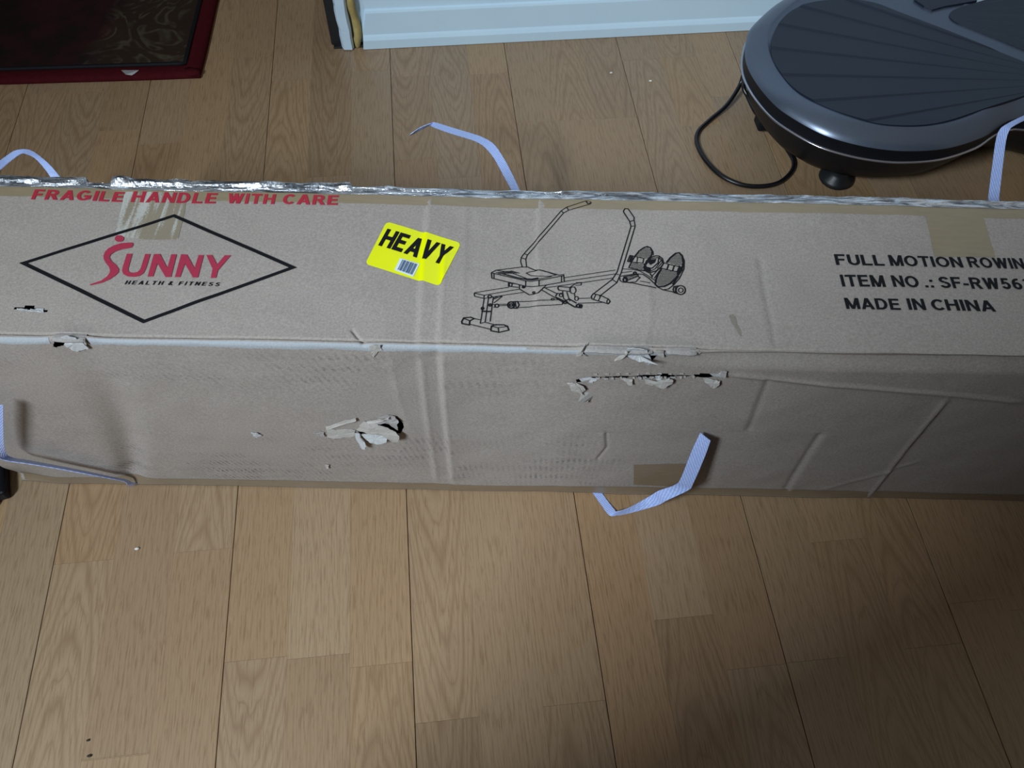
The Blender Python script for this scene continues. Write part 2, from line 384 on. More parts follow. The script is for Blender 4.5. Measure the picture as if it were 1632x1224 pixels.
bb = mesh('baseboard_back', V, F, M['white_paint']); tag(bb, 'glossy pale blue-white baseboard along the foot of the wall', 'baseboard', kind='structure')
# worn casing at the doorway end
bm = bmesh.new()
n = 24; rows = []
for k in range(n+1):
    z = 0.002+0.6*(k/n)**1.6
    wob = 0.0016*math.sin(70*z)+0.0012*math.sin(170*z+1)
    rows.append([bm.verts.new((-0.1475+wob*0.6, WY-0.006, z)), bm.verts.new((-0.1440+wob, WY-0.014, z)), bm.verts.new((-0.1300+wob*0.5, WY-0.015, z)), bm.verts.new((-0.1268+wob*0.4, WY-0.010, z)), bm.verts.new((-0.127, WY+0.003, z)), bm.verts.new((-0.147, WY+0.003, z))])
for a, b in zip(rows[:-1], rows[1:]):
    for j in range(6): bm.faces.new((a[j], a[(j+1) % 6], b[(j+1) % 6], b[j]))
bm.faces.new(rows[0]); bm.faces.new(rows[-1][::-1])
tr = tag(bmobj('trim_1', bm, M['chipped'], smooth=False), 'chipped white door trim strip at the end of the wall', 'trim', kind='structure')
fv = []; fr = []
for k in range(40):
    z = 0.0+0.45*(k/39)**1.5
    fv.append((-0.1185+0.0016*math.sin(60*z)-0.002*(z < 0.02), WY-0.003-0.003*math.sin(90*z+0.6), z+0.001))
    fr.append((0.0064-0.0022*math.exp(-(z/0.012)**2)+0.0008*math.exp(-((z-0.03)/0.012)**2))*(1+0.05*math.sin(190*z)))
tube('gap_foam', fv, fr, M['foam_yellow'], tr, 12)
bm = bmesh.new(); add_box(bm, -0.164, -0.1475, WY+0.002, WY+0.10, 0.0, 0.6, 0.002)
bmobj('dark_jamb', bm, M['dull_black'], tr)
bm = bmesh.new(); add_box(bm, -0.160, -0.104, WY-0.008, WY+0.003, 0.0, 0.0035, 0.001)
bmobj('floor_gap', bm, M['dull_black'], tr)

# ---- unseen passage beyond the doorway, added to keep ambient light off the back-left floor
def passage():
    bm = bmesh.new(); add_box(bm, -1.18, -1.05, 0.80, 2.60, 0, 2.4)
    tag(bmobj('shade_wall_left', bm, M['passage_dark']), 'unseen passage side wall, added to shade the floor beyond the doorway', 'wall', kind='structure')
    bm = bmesh.new(); add_box(bm, -1.05, -0.02, 2.45, 2.60, 0, 2.4)
    tag(bmobj('shade_wall_end', bm, M['passage_dark']), 'unseen passage end wall, added to shade the floor beyond the doorway', 'wall', kind='structure')
    bm = bmesh.new(); add_box(bm, -1.18, -0.02, 1.34, 2.60, 2.4, 2.5)
    tag(bmobj('ceiling', bm, M['passage_dark']), 'unseen passage ceiling, added to shade the floor beyond the doorway', 'ceiling', kind='structure')
passage()
# ---- left-hand wall, with the window that lights the room
def windowwall():
    bm = bmesh.new()
    x0, x1 = WALLX-0.14, WALLX
    add_box(bm, x0, x1, -1.9, WINY0, 0, 2.5); add_box(bm, x0, x1, WINY1, 0.80, 0, 2.5)
    add_box(bm, x0, x1, WINY0, WINY1, 0, WINZ0); add_box(bm, x0, x1, WINY0, WINY1, WINZ1, 2.5)
    tag(bmobj('wall_window', bm, M['wall_paint']), 'painted wall with the window left of the camera', 'wall', kind='structure')
    bm = bmesh.new(); f = 0.03; x1 -= 0.03
    add_box(bm, x0, x1, WINY0, WINY0+f, WINZ0, WINZ1); add_box(bm, x0, x1, WINY1-f, WINY1, WINZ0, WINZ1)
    add_box(bm, x0, x1, WINY0+f, WINY1-f, WINZ0, WINZ0+f); add_box(bm, x0, x1, WINY0+f, WINY1-f, WINZ1-f, WINZ1)
    tag(bmobj('window_1', bm, M['white_paint']), 'white window frame in the wall left of the camera', 'window', kind='structure')
windowwall()
# partition added behind the camera, unseen, to shade the right foreground
bm = bmesh.new(); add_box(bm, -0.35, 1.6, -0.24, -0.103, 0.0, 1.19, 0.01)
tag(bmobj('shade_blocker', bm, M['blocker']), 'added unseen dark partition behind the camera', 'wall', kind='structure')

# ================================================================ CARTON
LU0, LU1 = -0.552, 0.700
ZB = 0.0014
def smooth(a, b, x):
    t = np.clip((x-a)/(b-a), 0, 1); return t*t*(3-2*t)
def segdist(u, v, pts):
    """distance to polyline, signed side, and position along it"""
    best = np.full(u.shape, 9.0); side = np.zeros(u.shape); al = np.zeros(u.shape); acc = 0.0
    L = sum(math.hypot(b[0]-a[0], b[1]-a[1]) for a, b in zip(pts[:-1], pts[1:]))
    for a, b in zip(pts[:-1], pts[1:]):
        dx, dy = b[0]-a[0], b[1]-a[1]; l2 = dx*dx+dy*dy; l = math.sqrt(l2)
        t = np.clip(((u-a[0])*dx+(v-a[1])*dy)/l2, 0, 1)
        d = np.hypot(u-a[0]-t*dx, v-a[1]-t*dy); s = ((u-a[0])*dy-(v-a[1])*dx)/l
        k = d < best; best = np.where(k, d, best); side = np.where(k, s, side); al = np.where(k, (acc+t*l)/L, al); acc += l
    return best, side, al
class VN:      # smooth value noise on a lattice
    def __init__(s, seed): s.g = np.random.RandomState(seed).uniform(-1, 1, (64, 64))
    def __call__(s, u, v):
        iu = np.floor(u).astype(int); iv = np.floor(v).astype(int); fu = u-iu; fv = v-iv
        fu = fu*fu*(3-2*fu); fv = fv*fv*(3-2*fv); g = s.g
        a = g[iu % 64, iv % 64]; b = g[(iu+1) % 64, iv % 64]; c = g[iu % 64, (iv+1) % 64]; d = g[(iu+1) % 64, (iv+1) % 64]
        return (a*(1-fu)+b*fu)*(1-fv)+(c*(1-fu)+d*fu)*fv
N1, N2, N3 = VN(1), VN(2), VN(3)
# creases: (polyline, ridge height, half width, step height)   step: the right-hand side of the line sits higher by that much, fading out
TCR = [([TOP(684, 314), TOP(680, 350), TOP(673, 420), TOP(669, 500), TOP(665, 553)], 0.0007, 0.0022, -0.0028),
       ([TOP(708, 400), TOP(704, 470), TOP(700, 553)], 0.0010, 0.0020, -0.0016),
       ([TOP(859, 316), TOP(857, 400), TOP(855, 470), TOP(854, 500)], 0.0007, 0.0020, -0.0014),
       ([TOP(1209, 406), TOP(1222, 480), TOP(1237, 556)], -0.0009, 0.0025, 0.0006),
       ([TOP(745, 320), TOP(742, 430), TOP(738, 556)], 0.0003, 0.003, 0.0006),
       ([TOP(560, 525), TOP(572, 540), TOP(585, 552)], -0.0014, 0.0015, 0.0006),
       ([TOP(1035, 445), TOP(1040, 500), TOP(1030, 555)], 0.0004, 0.004, 0.0005)]
FCR = [([FRONT(701, 556), FRONT(706, 640), FRONT(712, 700), FRONT(720, 768)], 0.0010, 0.0022, -0.0046),
       ([FRONT(668, 566), FRONT(677, 650), FRONT(684, 700), FRONT(695, 768)], 0.0011, 0.0030, -0.0018),
       ([FRONT(622, 570), FRONT(634, 640), FRONT(655, 690)], 0.0005, 0.004, -0.0004),
       ([FRONT(1150, 596), FRONT(1330, 612), FRONT(1500, 626), FRONT(1640, 642)], 0.0016, 0.0030, 0.0),
       ([FRONT(1225, 600), FRONT(1205, 650), FRONT(1190, 690)], -0.0010, 0.003, 0.0012),
       ([FRONT(1312, 688), FRONT(1285, 730), FRONT(1252, 785)], -0.0018, 0.0035, -0.0014),
       ([FRONT(1512, 632), FRONT(1450, 710), FRONT(1380, 800)], 0.0020, 0.0028, 0.0022),
       ([FRONT(1470, 735), FRONT(1390, 760), FRONT(1310, 782)], 0.0008, 0.003, 0.0),
       ([FRONT(966, 690), FRONT(967, 715), FRONT(950, 735)], -0.0010, 0.0020, 0.0012)]
def crease(u, v, lst):
    o = np.zeros(np.shape(u))
    for pts, rh, wd, st in lst:
        d, s, al = segdist(u, v, pts)
        end = np.clip(np.minimum(al, 1-al)/0.06, 0.25, 1) if True else 1
        o = o + rh*np.exp(-(d/wd)**2)*end + st*end*np.where(s > 0, 1, -1)*0.5*np.exp(-np.abs(s)/0.016)*np.exp(-np.clip(d-np.abs(s), 0, 9)/0.01)*np.tanh(np.abs(s)/0.0016)
    return o
def ztop(u, v):
    u = np.asarray(u, float); v = np.asarray(v, float)
    o = 0.0012*N1(u*9, v*14) + 0.0005*N2(u*40, v*40)
    o = o + crease(u, v, TCR)
    o = o - 0.0022*1.5*np.exp(-((v-0.0062)/0.0008)**2)*smooth(0.32, 0.10, u)          # score line just behind the front edge
    for (pl, pr) in (((82, 541), (140, 541)), ((928, 553), (1112, 565))):             # places where the top liner lifts over the edge
        a, b = TOP(*pl)[0], TOP(*pr)[0]
        o = o + 0.0030*smooth(a-0.012, a+0.012, u)*smooth(b+0.012, b-0.012, u)*np.exp(-(v/0.012)**2)
    return o
def fout(u, z):
    """outward bulge of the front panel"""
    u = np.asarray(u, float); z = np.asarray(z, float)
    o = 0.0018*N2(u*7+3, z*9) + 0.0005*N3(u*38, z*38)
    o = o + crease(u, z, FCR)
    pts = [FRONT(125, 560), FRONT(170, 610), FRONT(198, 690), FRONT(212, 772)]      # soft dent running down to the bottom edge
    d, s, al = segdist(u, z, pts)
    o = o - (0.0020+0.0075*al)*np.exp(-(d/(0.022-0.010*al))**2)*smooth(0.0, 0.035, z)
    r = smooth(0.10, 0.24, u)                                                       # crushed upper edge on the right
    o = o - 0.007*r*smooth(H-0.024, H-0.002, z)
    o = o - 0.010*smooth(-0.50, LU0, u)*smooth(0.05, 0.0, z)
    edge = smooth(0.0, 0.012, z)
    return o*np.maximum(edge, 0.25) + 0.0012*N1(u*22, 0*u+7.3)*(1-edge)
ER = 0.0045
def topedge(u):   # sag of the long front edge
    return -0.0010*N3(u*13, u*0+2.0)
def build_carton():
    us = np.unique(np.concatenate([np.linspace(LU0, LU1, 600)]+[np.arange(FRONT(a_, b_)[0], FRONT(c_, b_)[0], 0.0008) for a_, b_, c_ in ((912, 608, 1162), (556, 680, 648), (78, 548, 112), (20, 494, 82))]))
    prof = []          # (kind, param)
    for v in np.linspace(D, ER+0.012, 76): prof.append(('t', v))
    for v in np.linspace(ER+0.012, ER, 31)[1:]: prof.append(('t', v))
    for a in np.linspace(0, math.pi/2, 7)[1:-1]: prof.append(('e', a))
    zr, zb = FRONT(1030, 606)[1], FRONT(600, 680)[1]
    for z in sorted(set(np.linspace(H-ER, 0.012, 132).tolist()+np.arange(zr-0.008, zr+0.008, 0.0008).tolist()+np.arange(zb-0.014, zb+0.014, 0.001).tolist()+np.arange(H-0.024, H-0.006, 0.001).tolist()), reverse=True): prof.append(('f', z))
    for z in np.linspace(0.012, ZB, 6)[1:]: prof.append(('f', z))
    prof += [('b', 0.03), ('b', 0.15), ('b', D)]
    prof += [('k', 0.08), ('k', 0.20), ('k', H-0.004)]
    nu, npf = len(us), len(prof); co = np.zeros((npf, nu, 3))
    for j, (k, p) in enumerate(prof):
        if k == 't': x = us; y = np.full(nu, p); z = H+ztop(us, y)
        elif k == 'e':
            w = p/(math.pi/2)
            zt = ztop(us, np.full(nu, ER)); fo = fout(us, np.full(nu, H-ER))
            y = ER-ER*math.sin(p)-fo*w; z = H-ER+ER*math.cos(p)+zt*(1-w); x = us
        elif k == 'f': x = us; z = np.full(nu, p); y = -fout(us, z)
        elif k == 'b': x = us; y = np.full(nu, p); z = np.full(nu, ZB)
        else: x = us; y = D+0.0015*N1(us*9, 0*us+p*20); z = np.full(nu, p)
        co[j, :, 0] = x; co[j, :, 1] = y; co[j, :, 2] = z
    idx = np.arange(npf*nu).reshape(npf, nu)
    a = idx; b = np.roll(idx, -1, axis=0)
    q = np.stack([a[:, :-1], b[:, :-1], b[:, 1:], a[:, 1:]], -1).reshape(-1, 4)
    cen = co.reshape(-1, 3)[q].mean(1)
    keep = np.ones(len(q), bool)
    row = np.repeat(np.arange(npf), nu-1)
    kinds = np.array([0 if k == 't' else 1 if k in 'ef' else 2 for k, p in prof])[row]
    def inpoly(x, y, poly):
        c = np.zeros(x.shape, bool); n = len(poly)
        for i in range(n):
            x1, y1 = poly[i]; x2, y2 = poly[(i+1) % n]
            if y1 == y2: continue
            c ^= ((y1 > y) != (y2 > y)) & (x < (x2-x1)*(y-y1)/(y2-y1)+x1)
        return c
    for kind, poly in HOLES:
        sel = kinds == kind
        x = cen[:, 0]; y = cen[:, 1] if kind == 0 else cen[:, 2]
        keep &= ~(sel & inpoly(x, y, poly))
    q = q[keep]
    me = bpy.data.meshes.new('body'); V = co.reshape(-1, 3)
    caps = [idx[:, 0][::-1].tolist(), idx[:, -1].tolist()]
    nl = len(q)*4+sum(len(c) for c in caps)
    me.vertices.add(len(V)); me.vertices.foreach_set('co', V.ravel())
    me.loops.add(nl); me.loops.foreach_set('vertex_index', np.concatenate([q.ravel()]+[np.array(c) for c in caps]))
    me.polygons.add(len(q)+2)
    me.polygons.foreach_set('loop_start', np.concatenate([np.arange(len(q))*4, [len(q)*4, len(q)*4+len(caps[0])]]))
    me.update(calc_edges=True); me.validate()
    me.polygons.foreach_set('use_smooth', [True]*len(me.polygons))
    me.materials.append(M['cardboard'])
    o = bpy.data.objects.new('body', me); COL.objects.link(o); return o

z490 = Z(490, 620, 240/1632); z900 = Z(900, 530, 300/1632); z0 = Z(0, 470, 240/1632)
HOLES = []
def fh(zf, pts): HOLES.append((1, [FRONT(*zf(*p)) for p in pts]))
def th(zf, pts): HOLES.append((0, [TOP(*zf(*p)) for p in pts]))
fh(z490, [(690, 350), (980, 330), (1030, 380), (1045, 430), (1010, 490), (940, 500), (560, 490), (530, 455), (620, 400)])
fh(z0, [(590, 470), (650, 455), (720, 470), (705, 560), (600, 580), (570, 570)])
fh(z900, [(545, 150), (720, 160), (800, 210), (760, 250), (520, 210)])
rr_ = random.Random(11); up_ = []; dn_ = []
for k in range(66):
    x_ = 100+k*20; yc = 428-30*min(1, k/8)-0.022*(x_-260)*(x_ > 260)
    wv = 1.5+4.5*max(0, math.sin(x_/61.0)+0.6*math.sin(x_/27.0+1))+rr_.uniform(0, 4)
    if 1130 < x_ < 1400 or 620 < x_ < 960 or x_ < 250: wv += 7
    up_.append((x_, yc-wv)); dn_.append((x_, yc+wv*1.1))
fh(z900, up_+dn_[::-1])
th(z0, [(150, 130), (330, 120), (440, 135), (510, 172), (490, 190), (330, 165), (180, 165)])

box = tag(empty('cardboard_box', (D0*NV[0], D0*NV[1], 0), TH), 'long battered brown shipping carton printed with a rowing machine, lying across the floor', 'box')
body = build_carton(); body.parent = box

# ---- things that lie on the carton's skin
def drape(name, polys, mat, face='t', off=0.0003, maxe=0.007, parent=None, px=None):
    """flat pieces given in panel coordinates, cut finely and laid over the panel"""
    bm = bmesh.new()
    for p in polys:
        try: bm.faces.new([bm.verts.new((x, y, 0)) for x, y in p])
        except ValueError: pass
    bmesh.ops.triangulate(bm, faces=[f for f in bm.faces if len(f.verts) > 4])
    for _ in range(7):
        es = [e for e in bm.edges if e.calc_length() > maxe]
        if not es: break
        bmesh.ops.subdivide_edges(bm, edges=es, cuts=1, use_grid_fill=True)
    bmesh.ops.triangulate(bm, faces=bm.faces[:])
    for v in bm.verts:
        u, s = v.co.x, v.co.y
        if face == 't':
            h = float(ztop(u, max(s, 0.0))); v.co = (u, s, H+h+off)
        else:
            v.co = (u, -float(fout(u, max(s, 0.0)))-off, s)
    bm.normal_update()
    up = Vector((0, 0, 1)) if face == 't' else Vector((0, -1, 0))
    for f in bm.faces:
        if f.normal.dot(up) < 0: f.normal_flip()
    me = bpy.data.meshes.new(name); bm.to_mesh(me); bm.free(); me.materials.append(mat)
    me.polygons.foreach_set('use_smooth', [True]*len(me.polygons))
    o = bpy.data.objects.new(name, me); COL.objects.link(o); o.parent = parent or box
    return o
def stroke(pts, w, closed=False):
    """mitred ribbon along a 2-D polyline -> quads"""
    p = [np.array(q, float) for q in pts]; n = len(p); L = []; Rr = []
    for i in range(n):
        if closed: a, b, c = p[i-1], p[i], p[(i+1) % n]
        else: a, b, c = p[max(i-1, 0)], p[i], p[min(i+1, n-1)]
        d1 = b-a; d2 = c-b
        if np.linalg.norm(d1) < 1e-9: d1 = d2
        if np.linalg.norm(d2) < 1e-9: d2 = d1
        d1 = d1/(np.linalg.norm(d1)+1e-12); d2 = d2/(np.linalg.norm(d2)+1e-12)
        n1 = np.array([-d1[1], d1[0]]); n2 = np.array([-d2[1], d2[0]]); m = n1+n2
        k = np.linalg.norm(m); m = n1 if k < 1e-6 else m/k
        s = w/2/max(0.45, float(m@n1)); L.append(b+m*s); Rr.append(b-m*s)
    out = []
    for i in range(n if closed else n-1):
        j = (i+1) % n; out.append([tuple(L[i]), tuple(L[j]), tuple(Rr[j]), tuple(Rr[i])])
    return out

# ---- bold lettering, cap height 1
def gl(ch, w=0.215, t=0.175):
    Q = []
    def Vs(x, y0=0, y1=1): Q.append([(x, y0), (x+w, y0), (x+w, y1), (x, y1)])
    def Hs(y, x0, x1): Q.append([(x0, y), (x1, y), (x1, y+t), (x0, y+t)])
    def Ds(x0, y0, x1, y1, hw=None):
        hw = w*1.04 if hw is None else hw; Q.append([(x0, y0), (x0+hw, y0), (x1+hw, y1), (x1, y1)])
    def As(cx, cy_, rx, ry, a0, a1, n=14):
        for i in range(n):
            p = math.radians(a0+(a1-a0)*i/n); q = math.radians(a0+(a1-a0)*(i+1)/n)
            Q.append([(cx+rx*math.cos(p), cy_+ry*math.sin(p)), (cx+rx*math.cos(q), cy_+ry*math.sin(q)), (cx+(rx-w)*math.cos(q), cy_+(ry-t)*math.sin(q)), (cx+(rx-w)*math.cos(p), cy_+(ry-t)*math.sin(p))])
    a = 0.8
    if ch == 'A': Ds(0, 0, .325, 1); Ds(.65, 0, .325, 1); Hs(.2, .16, .72); a = .88
    elif ch == 'C': As(.44, .5, .44, .5, 42, 318, 22); a = .79
    elif ch == 'D': Vs(0); As(.36, .5, .44, .5, -90, 90); Hs(0, .1, .37); Hs(1-t, .1, .37); a = .84
    elif ch == 'E': Vs(0); Hs(0, .1, .70); Hs(.5-t/2+.02, .1, .64); Hs(1-t, .1, .69); a = .74
    elif ch == 'F': Vs(0); Hs(.5-t/2, .1, .60); Hs(1-t, .1, .67); a = .70
    elif ch == 'G': As(.46, .5, .46, .5, 42, 325, 22); Hs(.34, .48, .92); Q.append([(.92-w, .06), (.92, .14), (.92, .5), (.92-w, .5)]); a = .94
    elif ch == 'H': Vs(0); Vs(.58); Hs(.5-t/2+.02, .1, .7); a = .80
    elif ch == 'I': Vs(.01); a = .235
    elif ch == 'L': Vs(0); Hs(0, .1, .66); a = .68
    elif ch == 'M': Vs(0, 0, 1); Vs(.74); Ds(.37, 0, .02, 1, w); Ds(.37, 0, .72, 1, w); a = .955
    elif ch == 'N': Vs(0); Vs(.585); Ds(.585, 0, 0, 1, w); a = .80
    elif ch == 'O': As(.47, .5, .47, .5, 0, 360, 30); a = .94
    elif ch == 'R': Vs(0); Hs(1-t, .1, .46); Hs(.42, .1, .46); As(.45, .71, .32, .29, -90, 90); Ds(.58, 0, .30, .5, w*1.15); a = .83
    elif ch == 'S': As(.38, .725, .36, .275, 15, 270); As(.38, .2875, .38, .2875, 90, -165); a = .77
    elif ch == 'T': Vs(.275); Hs(1-t, 0, .765); a = .765
    elif ch == 'U': Vs(0, .36, 1); Vs(.57, .36, 1); As(.3925, .38, .3925, .38, 180, 360, 16); a = .785
    elif ch == 'V': Ds(.30, 0, 0, 1); Ds(.30, 0, .60, 1); a = .82
    elif ch == 'W': Ds(.21, 0, 0, 1); Ds(.21, 0, .44, 1, w); Ds(.66, 0, .44, 1, w); Ds(.66, 0, .88, 1); a = 1.10
    elif ch == 'Y': Ds(.285, .40, 0, 1); Ds(.285, .40, .57, 1); Vs(.288, 0, .46); a = .80
    elif ch == '5': Hs(1-t, .12, .62); Q.append([(.06, .42), (.06+w, .46), (.14+w*.8, 1), (.14, 1)]); As(.33, .33, .33, .33, 130, -160, 18); a = .70
    elif ch == '6': As(.34, .325, .33, .325, 0, 360, 22); As(.48, .5, .47, .5, 80, 190, 10); a = .70
    elif ch == '3': As(.32, .73, .31, .27, 160, -90); As(.32, .29, .33, .29, 90, -160); a = .70
    elif ch == '9': As(.33, .675, .33, .325, 0, 360, 22); As(.19, .5, .47, .5, -100, 10, 10); a = .70
    elif ch == '.': Q.append([(.02, 0), (.22, 0), (.22, .19), (.02, .19)]); a = .26
    elif ch == ':': Q.append([(.02, 0), (.22, 0), (.22, .19), (.02, .19)]); Q.append([(.02, .5), (.22, .5), (.22, .69), (.02, .69)]); a = .26
    elif ch == '-': Q.append([(0, .28), (.38, .28), (.38, .46), (0, .46)]); a = .40
    elif ch == '&': As(.36, .76, .24, .24, 0, 360, 18); As(.36, .29, .36, .29, 60, 330, 18); Ds(.62, 0, .10, .66, w); a = .92
    else: a = .34
    return Q, a
def text(s, base, up, wid, gap=0.085, slant=0.0, w=0.215, t=0.175, space=0.34):
    """lettering from base (u, v) along +u; up = cap height, wid = total width"""
    x = 0; items = []
    for ch in s:
        if ch == ' ': x += space; continue
        q, a = gl(ch, w, t); items.append((x, q)); x += a+gap
    x -= gap; k = wid/x; out = []
    for x0, q in items:
        for poly in q: out.append([(base[0]+(x0+p[0])*k+slant*p[1]*up, base[1]+p[1]*up) for p in poly])
    return out, k
def line_of(px_left, px_right, px_top):
    a = TOP(*px_left); b = TOP(*px_right); c = TOP(*px_top)
    return a, b[0]-a[0], c[1]-a[1]
def words(zf, items, **kw):
    """each item: word, left px, right px (or number of letters that reach it), baseline y left/right, cap-top y left"""
    out = []
    for wd_, xl, xr, yl, yr, yt, nref in items:
        a = TOP(*zf(xl, yl)); b = TOP(*zf(xr, yr)); c = TOP(*zf(xl, yt)); n_ = nref or len(wd_)
        k = text(wd_[:n_], a, 1.0, b[0]-a[0], **kw)[1]; x = 0
        for ch in wd_: x += kw.get('space', .34) if ch == ' ' else gl(ch)[1]+kw.get('gap', .085)
        out += text(wd_, a, c[1]-a[1], (x-kw.get('gap', .085))*k, **kw)[0]
    return out
z1 = Z(0, 0, 560/1632)
drape('fragile_lettering', words(z1, [('FRAGILE', 145, 570, 929, 936, 883, 0), ('HANDLE', 605, 1003, 938, 944, 889, 0), ('WITH', 1052, 1272, 945, 949, 899, 0), ('CARE', 1310, 1570, 950, 955, 904, 0)], gap=0.15, w=0.245, t=0.19), M['red_print'], off=0.0006)['label'] = 'red capital lettering FRAGILE HANDLE WITH CARE'
z140 = Z(140, 330, 260/1632)
dia = [TOP(37.5, 420), TOP(277, 343.5), TOP(467, 427.5), TOP(229, 512.5)]
drape('logo_diamond', stroke(dia, 0.0034, True), M['black_print'], off=0.0006)['label'] = 'black diamond outline printed round the logo'
def T(zf, pts): return [TOP(*zf(*p)) for p in pts]
sfig = [(430, 355), (452, 362), (455, 380), (440, 405), (415, 413), (340, 425), (270, 450), (232, 478), (220, 500), (222, 520), (245, 552), (290, 590), (315, 630), (310, 660), (280, 690), (220, 730), (140, 765), (30, 790), (20, 782), (60, 768), (140, 740), (195, 700), (220, 665), (226, 640), (215, 605), (180, 560), (160, 520), (158, 490), (172, 450), (205, 415), (260, 385), (330, 362)]
logo = [T(z140, sfig), [TOP(*z140(315+46*math.cos(q), 316+34*math.sin(q))) for q in np.linspace(0, 2*math.pi, 20, endpoint=False)],
        T(z140, [(392, 470), (447, 470), (408, 620), (408, 645), (425, 660), (460, 664), (500, 655), (527, 630), (536, 605), (575, 472), (628, 474), (585, 620), (562, 668), (520, 697), (465, 706), (400, 700), (358, 675), (345, 640), (352, 605)]),
        T(z140, [(662, 474), (725, 474), (800, 620), (838, 480), (893, 482), (838, 710), (782, 710), (700, 570), (658, 703), (602, 703)]),
        T(z140, [(937, 480), (995, 482), (1070, 620), (1110, 486), (1162, 486), (1105, 714), (1055, 712), (975, 575), (928, 710), (876, 710)]),
        T(z140, [(1188, 486), (1245, 486), (1295, 580), (1372, 488), (1435, 488), (1305, 640), (1285, 716), (1232, 716), (1250, 625)])]
drape('logo_lettering', logo, M['crimson_print'], off=0.0006)['label'] = 'crimson logo of a leaping figure and the word SUNNY'
a, wd, up = line_of(z140(370, 779), z140(1312, 797), z140(378, 741))
drape('tagline_lettering', text('HEALTH & FITNESS', a, up, wd, gap=0.42, slant=0.2, space=0.55)[0], M['black_print'], off=0.0006)['label'] = 'small black italic lettering HEALTH & FITNESS'
z1072 = Z(1072, 300, 560/1632)
lines = words(z1072, [('FULL', 758, 985, 360, 364, 311, 0), ('MOTION', 1010, 1350, 364, 370, 315, 0), ('ROWING MACHINE', 1378, 1640, 370, 375, 321, 5),
                      ('ITEM', 786, 988, 459, 461, 405, 0), ('NO', 1024, 1147, 462, 464, 409, 0), ('.:', 1172, 1217, 464, 465, 411, 0), ('SF-RW5639', 1244, 1628, 466, 470, 414, 7),
                      ('MADE', 806, 1062, 563, 567, 512, 0), ('IN', 1096, 1178, 567, 569, 515, 0), ('CHINA', 1207, 1503, 569, 574, 518, 0)], gap=0.10, space=0.4)
drape('product_lettering', lines, M['black_print'], off=0.0006)['label'] = 'three lines of black capitals naming the product'

# ---- printed line drawing of the rowing machine
z700 = Z(700, 300, 420/1632); z980 = Z(980, 380, 130/1591); z720 = Z(720, 420, 270/1632)
RW = []; LWD = 0.00078
def ln(zf, pts, w=1.0, closed=False):
    RW.extend(stroke([TOP(*zf(*p)) for p in pts], LWD*w, closed))
def circ(zf, x, y, rx, ry=None, w=1.0, n=16):
    ry = ry or rx; ln(zf, [(x+rx*math.cos(q), y+ry*math.sin(q)) for q in np.linspace(0, 2*math.pi, n, endpoint=False)], w, True)
def solid(zf, pts): RW.append([TOP(*zf(*p)) for p in pts])
A = z700
ln(A, [(513, 490), (503, 455), (507, 430), (525, 405), (755, 140), (790, 118), (905, 82), (925, 82)]); ln(A, [(540, 492), (535, 442), (545, 415), (768, 155), (800, 138), (932, 102), (941, 93), (930, 84)])
ln(A, [(525, 405), (545, 415)]); ln(A, [(755, 140), (770, 156)]); ln(A, [(788, 118), (800, 138)]); ln(A, [(507, 432), (535, 442)]); ln(A, [(907, 82), (918, 98), (935, 96)], 1.3)
ln(A, [(1140, 143), (1150, 129), (1168, 130), (1206, 185), (1204, 203), (1178, 210), (1140, 152)], 1.25, True)
ln(A, [(1178, 212), (1186, 240), (1100, 522), (1070, 568), (955, 655)], 1.2); ln(A, [(1206, 203), (1212, 238), (1124, 530), (1098, 588), (990, 672)], 1.2); ln(A, [(1185, 240), (1212, 236)]); ln(A, [(1070, 568), (1097, 586)])
ln(A, [(940, 672), (952, 656), (1000, 666), (1046, 688), (1058, 702), (1046, 717), (985, 700), (945, 688)], 1.2, True); ln(A, [(1000, 666), (984, 699)]); ln(A, [(968, 660), (955, 690)]); circ(A, 1046, 703, 9, 12)
B = z720
ln(B, [(380, 95), (430, 70), (665, 38), (730, 38), (800, 68), (880, 78), (1030, 118), (1075, 112), (1082, 180)], 1.15); ln(B, [(380, 95), (385, 150), (710, 222), (840, 226), (905, 215), (1060, 185)], 1.15)
ln(B, [(390, 100), (710, 170), (835, 172), (1075, 122)], 1.15); ln(B, [(405, 103), (405, 152)]); ln(B, [(710, 170), (710, 222)]); ln(B, [(838, 172), (838, 226)]); ln(B, [(1055, 128), (1055, 186)])
ln(B, [(715, 95), (750, 82), (840, 72), (920, 90), (1000, 118), (940, 130), (850, 130), (760, 118)], 1.0, True); ln(B, [(430, 72), (560, 90), (740, 155), (840, 158), (960, 132)])
for k in range(8): ln(B, [(425+k*20, 92-k*2.5), (470+k*26, 108-k*1.5)], 0.9)
for k in range(5): ln(B, [(480+k*14, 104+k*3), (600+k*18, 135+k*4), (720+k*12, 158-k*2), (830, 160-k*3)], 1.3)
ln(B, [(215, 290), (300, 275), (550, 235)]); ln(B, [(215, 292), (310, 312), (650, 252)]); ln(B, [(218, 322), (308, 342), (690, 282)]); ln(B, [(215, 290), (218, 322)]); ln(B, [(310, 312), (308, 342)])
ln(B, [(545, 190), (545, 225), (640, 235)], 1.2); circ(B, 565, 210, 14, 16); ln(B, [(560, 195), (640, 205)])
ln(B, [(650, 208), (650, 250), (745, 305), (830, 292), (905, 218)], 1.1); circ(B, 690, 230, 10, 8, 1.8); circ(B, 788, 282, 10, 9, 1.3)
ln(B, [(1082, 142), (1575, 68)]); ln(B, [(1085, 178), (1570, 105)]); ln(B, [(870, 245), (1550, 145)]); ln(B, [(905, 215), (1090, 180)])
ln(B, [(310, 345), (295, 440), (285, 520), (272, 585)]); ln(B, [(352, 338), (335, 460), (320, 570)]); ln(B, [(398, 330), (380, 470), (368, 565)]); ln(B, [(285, 465), (382, 468)], 2.0)
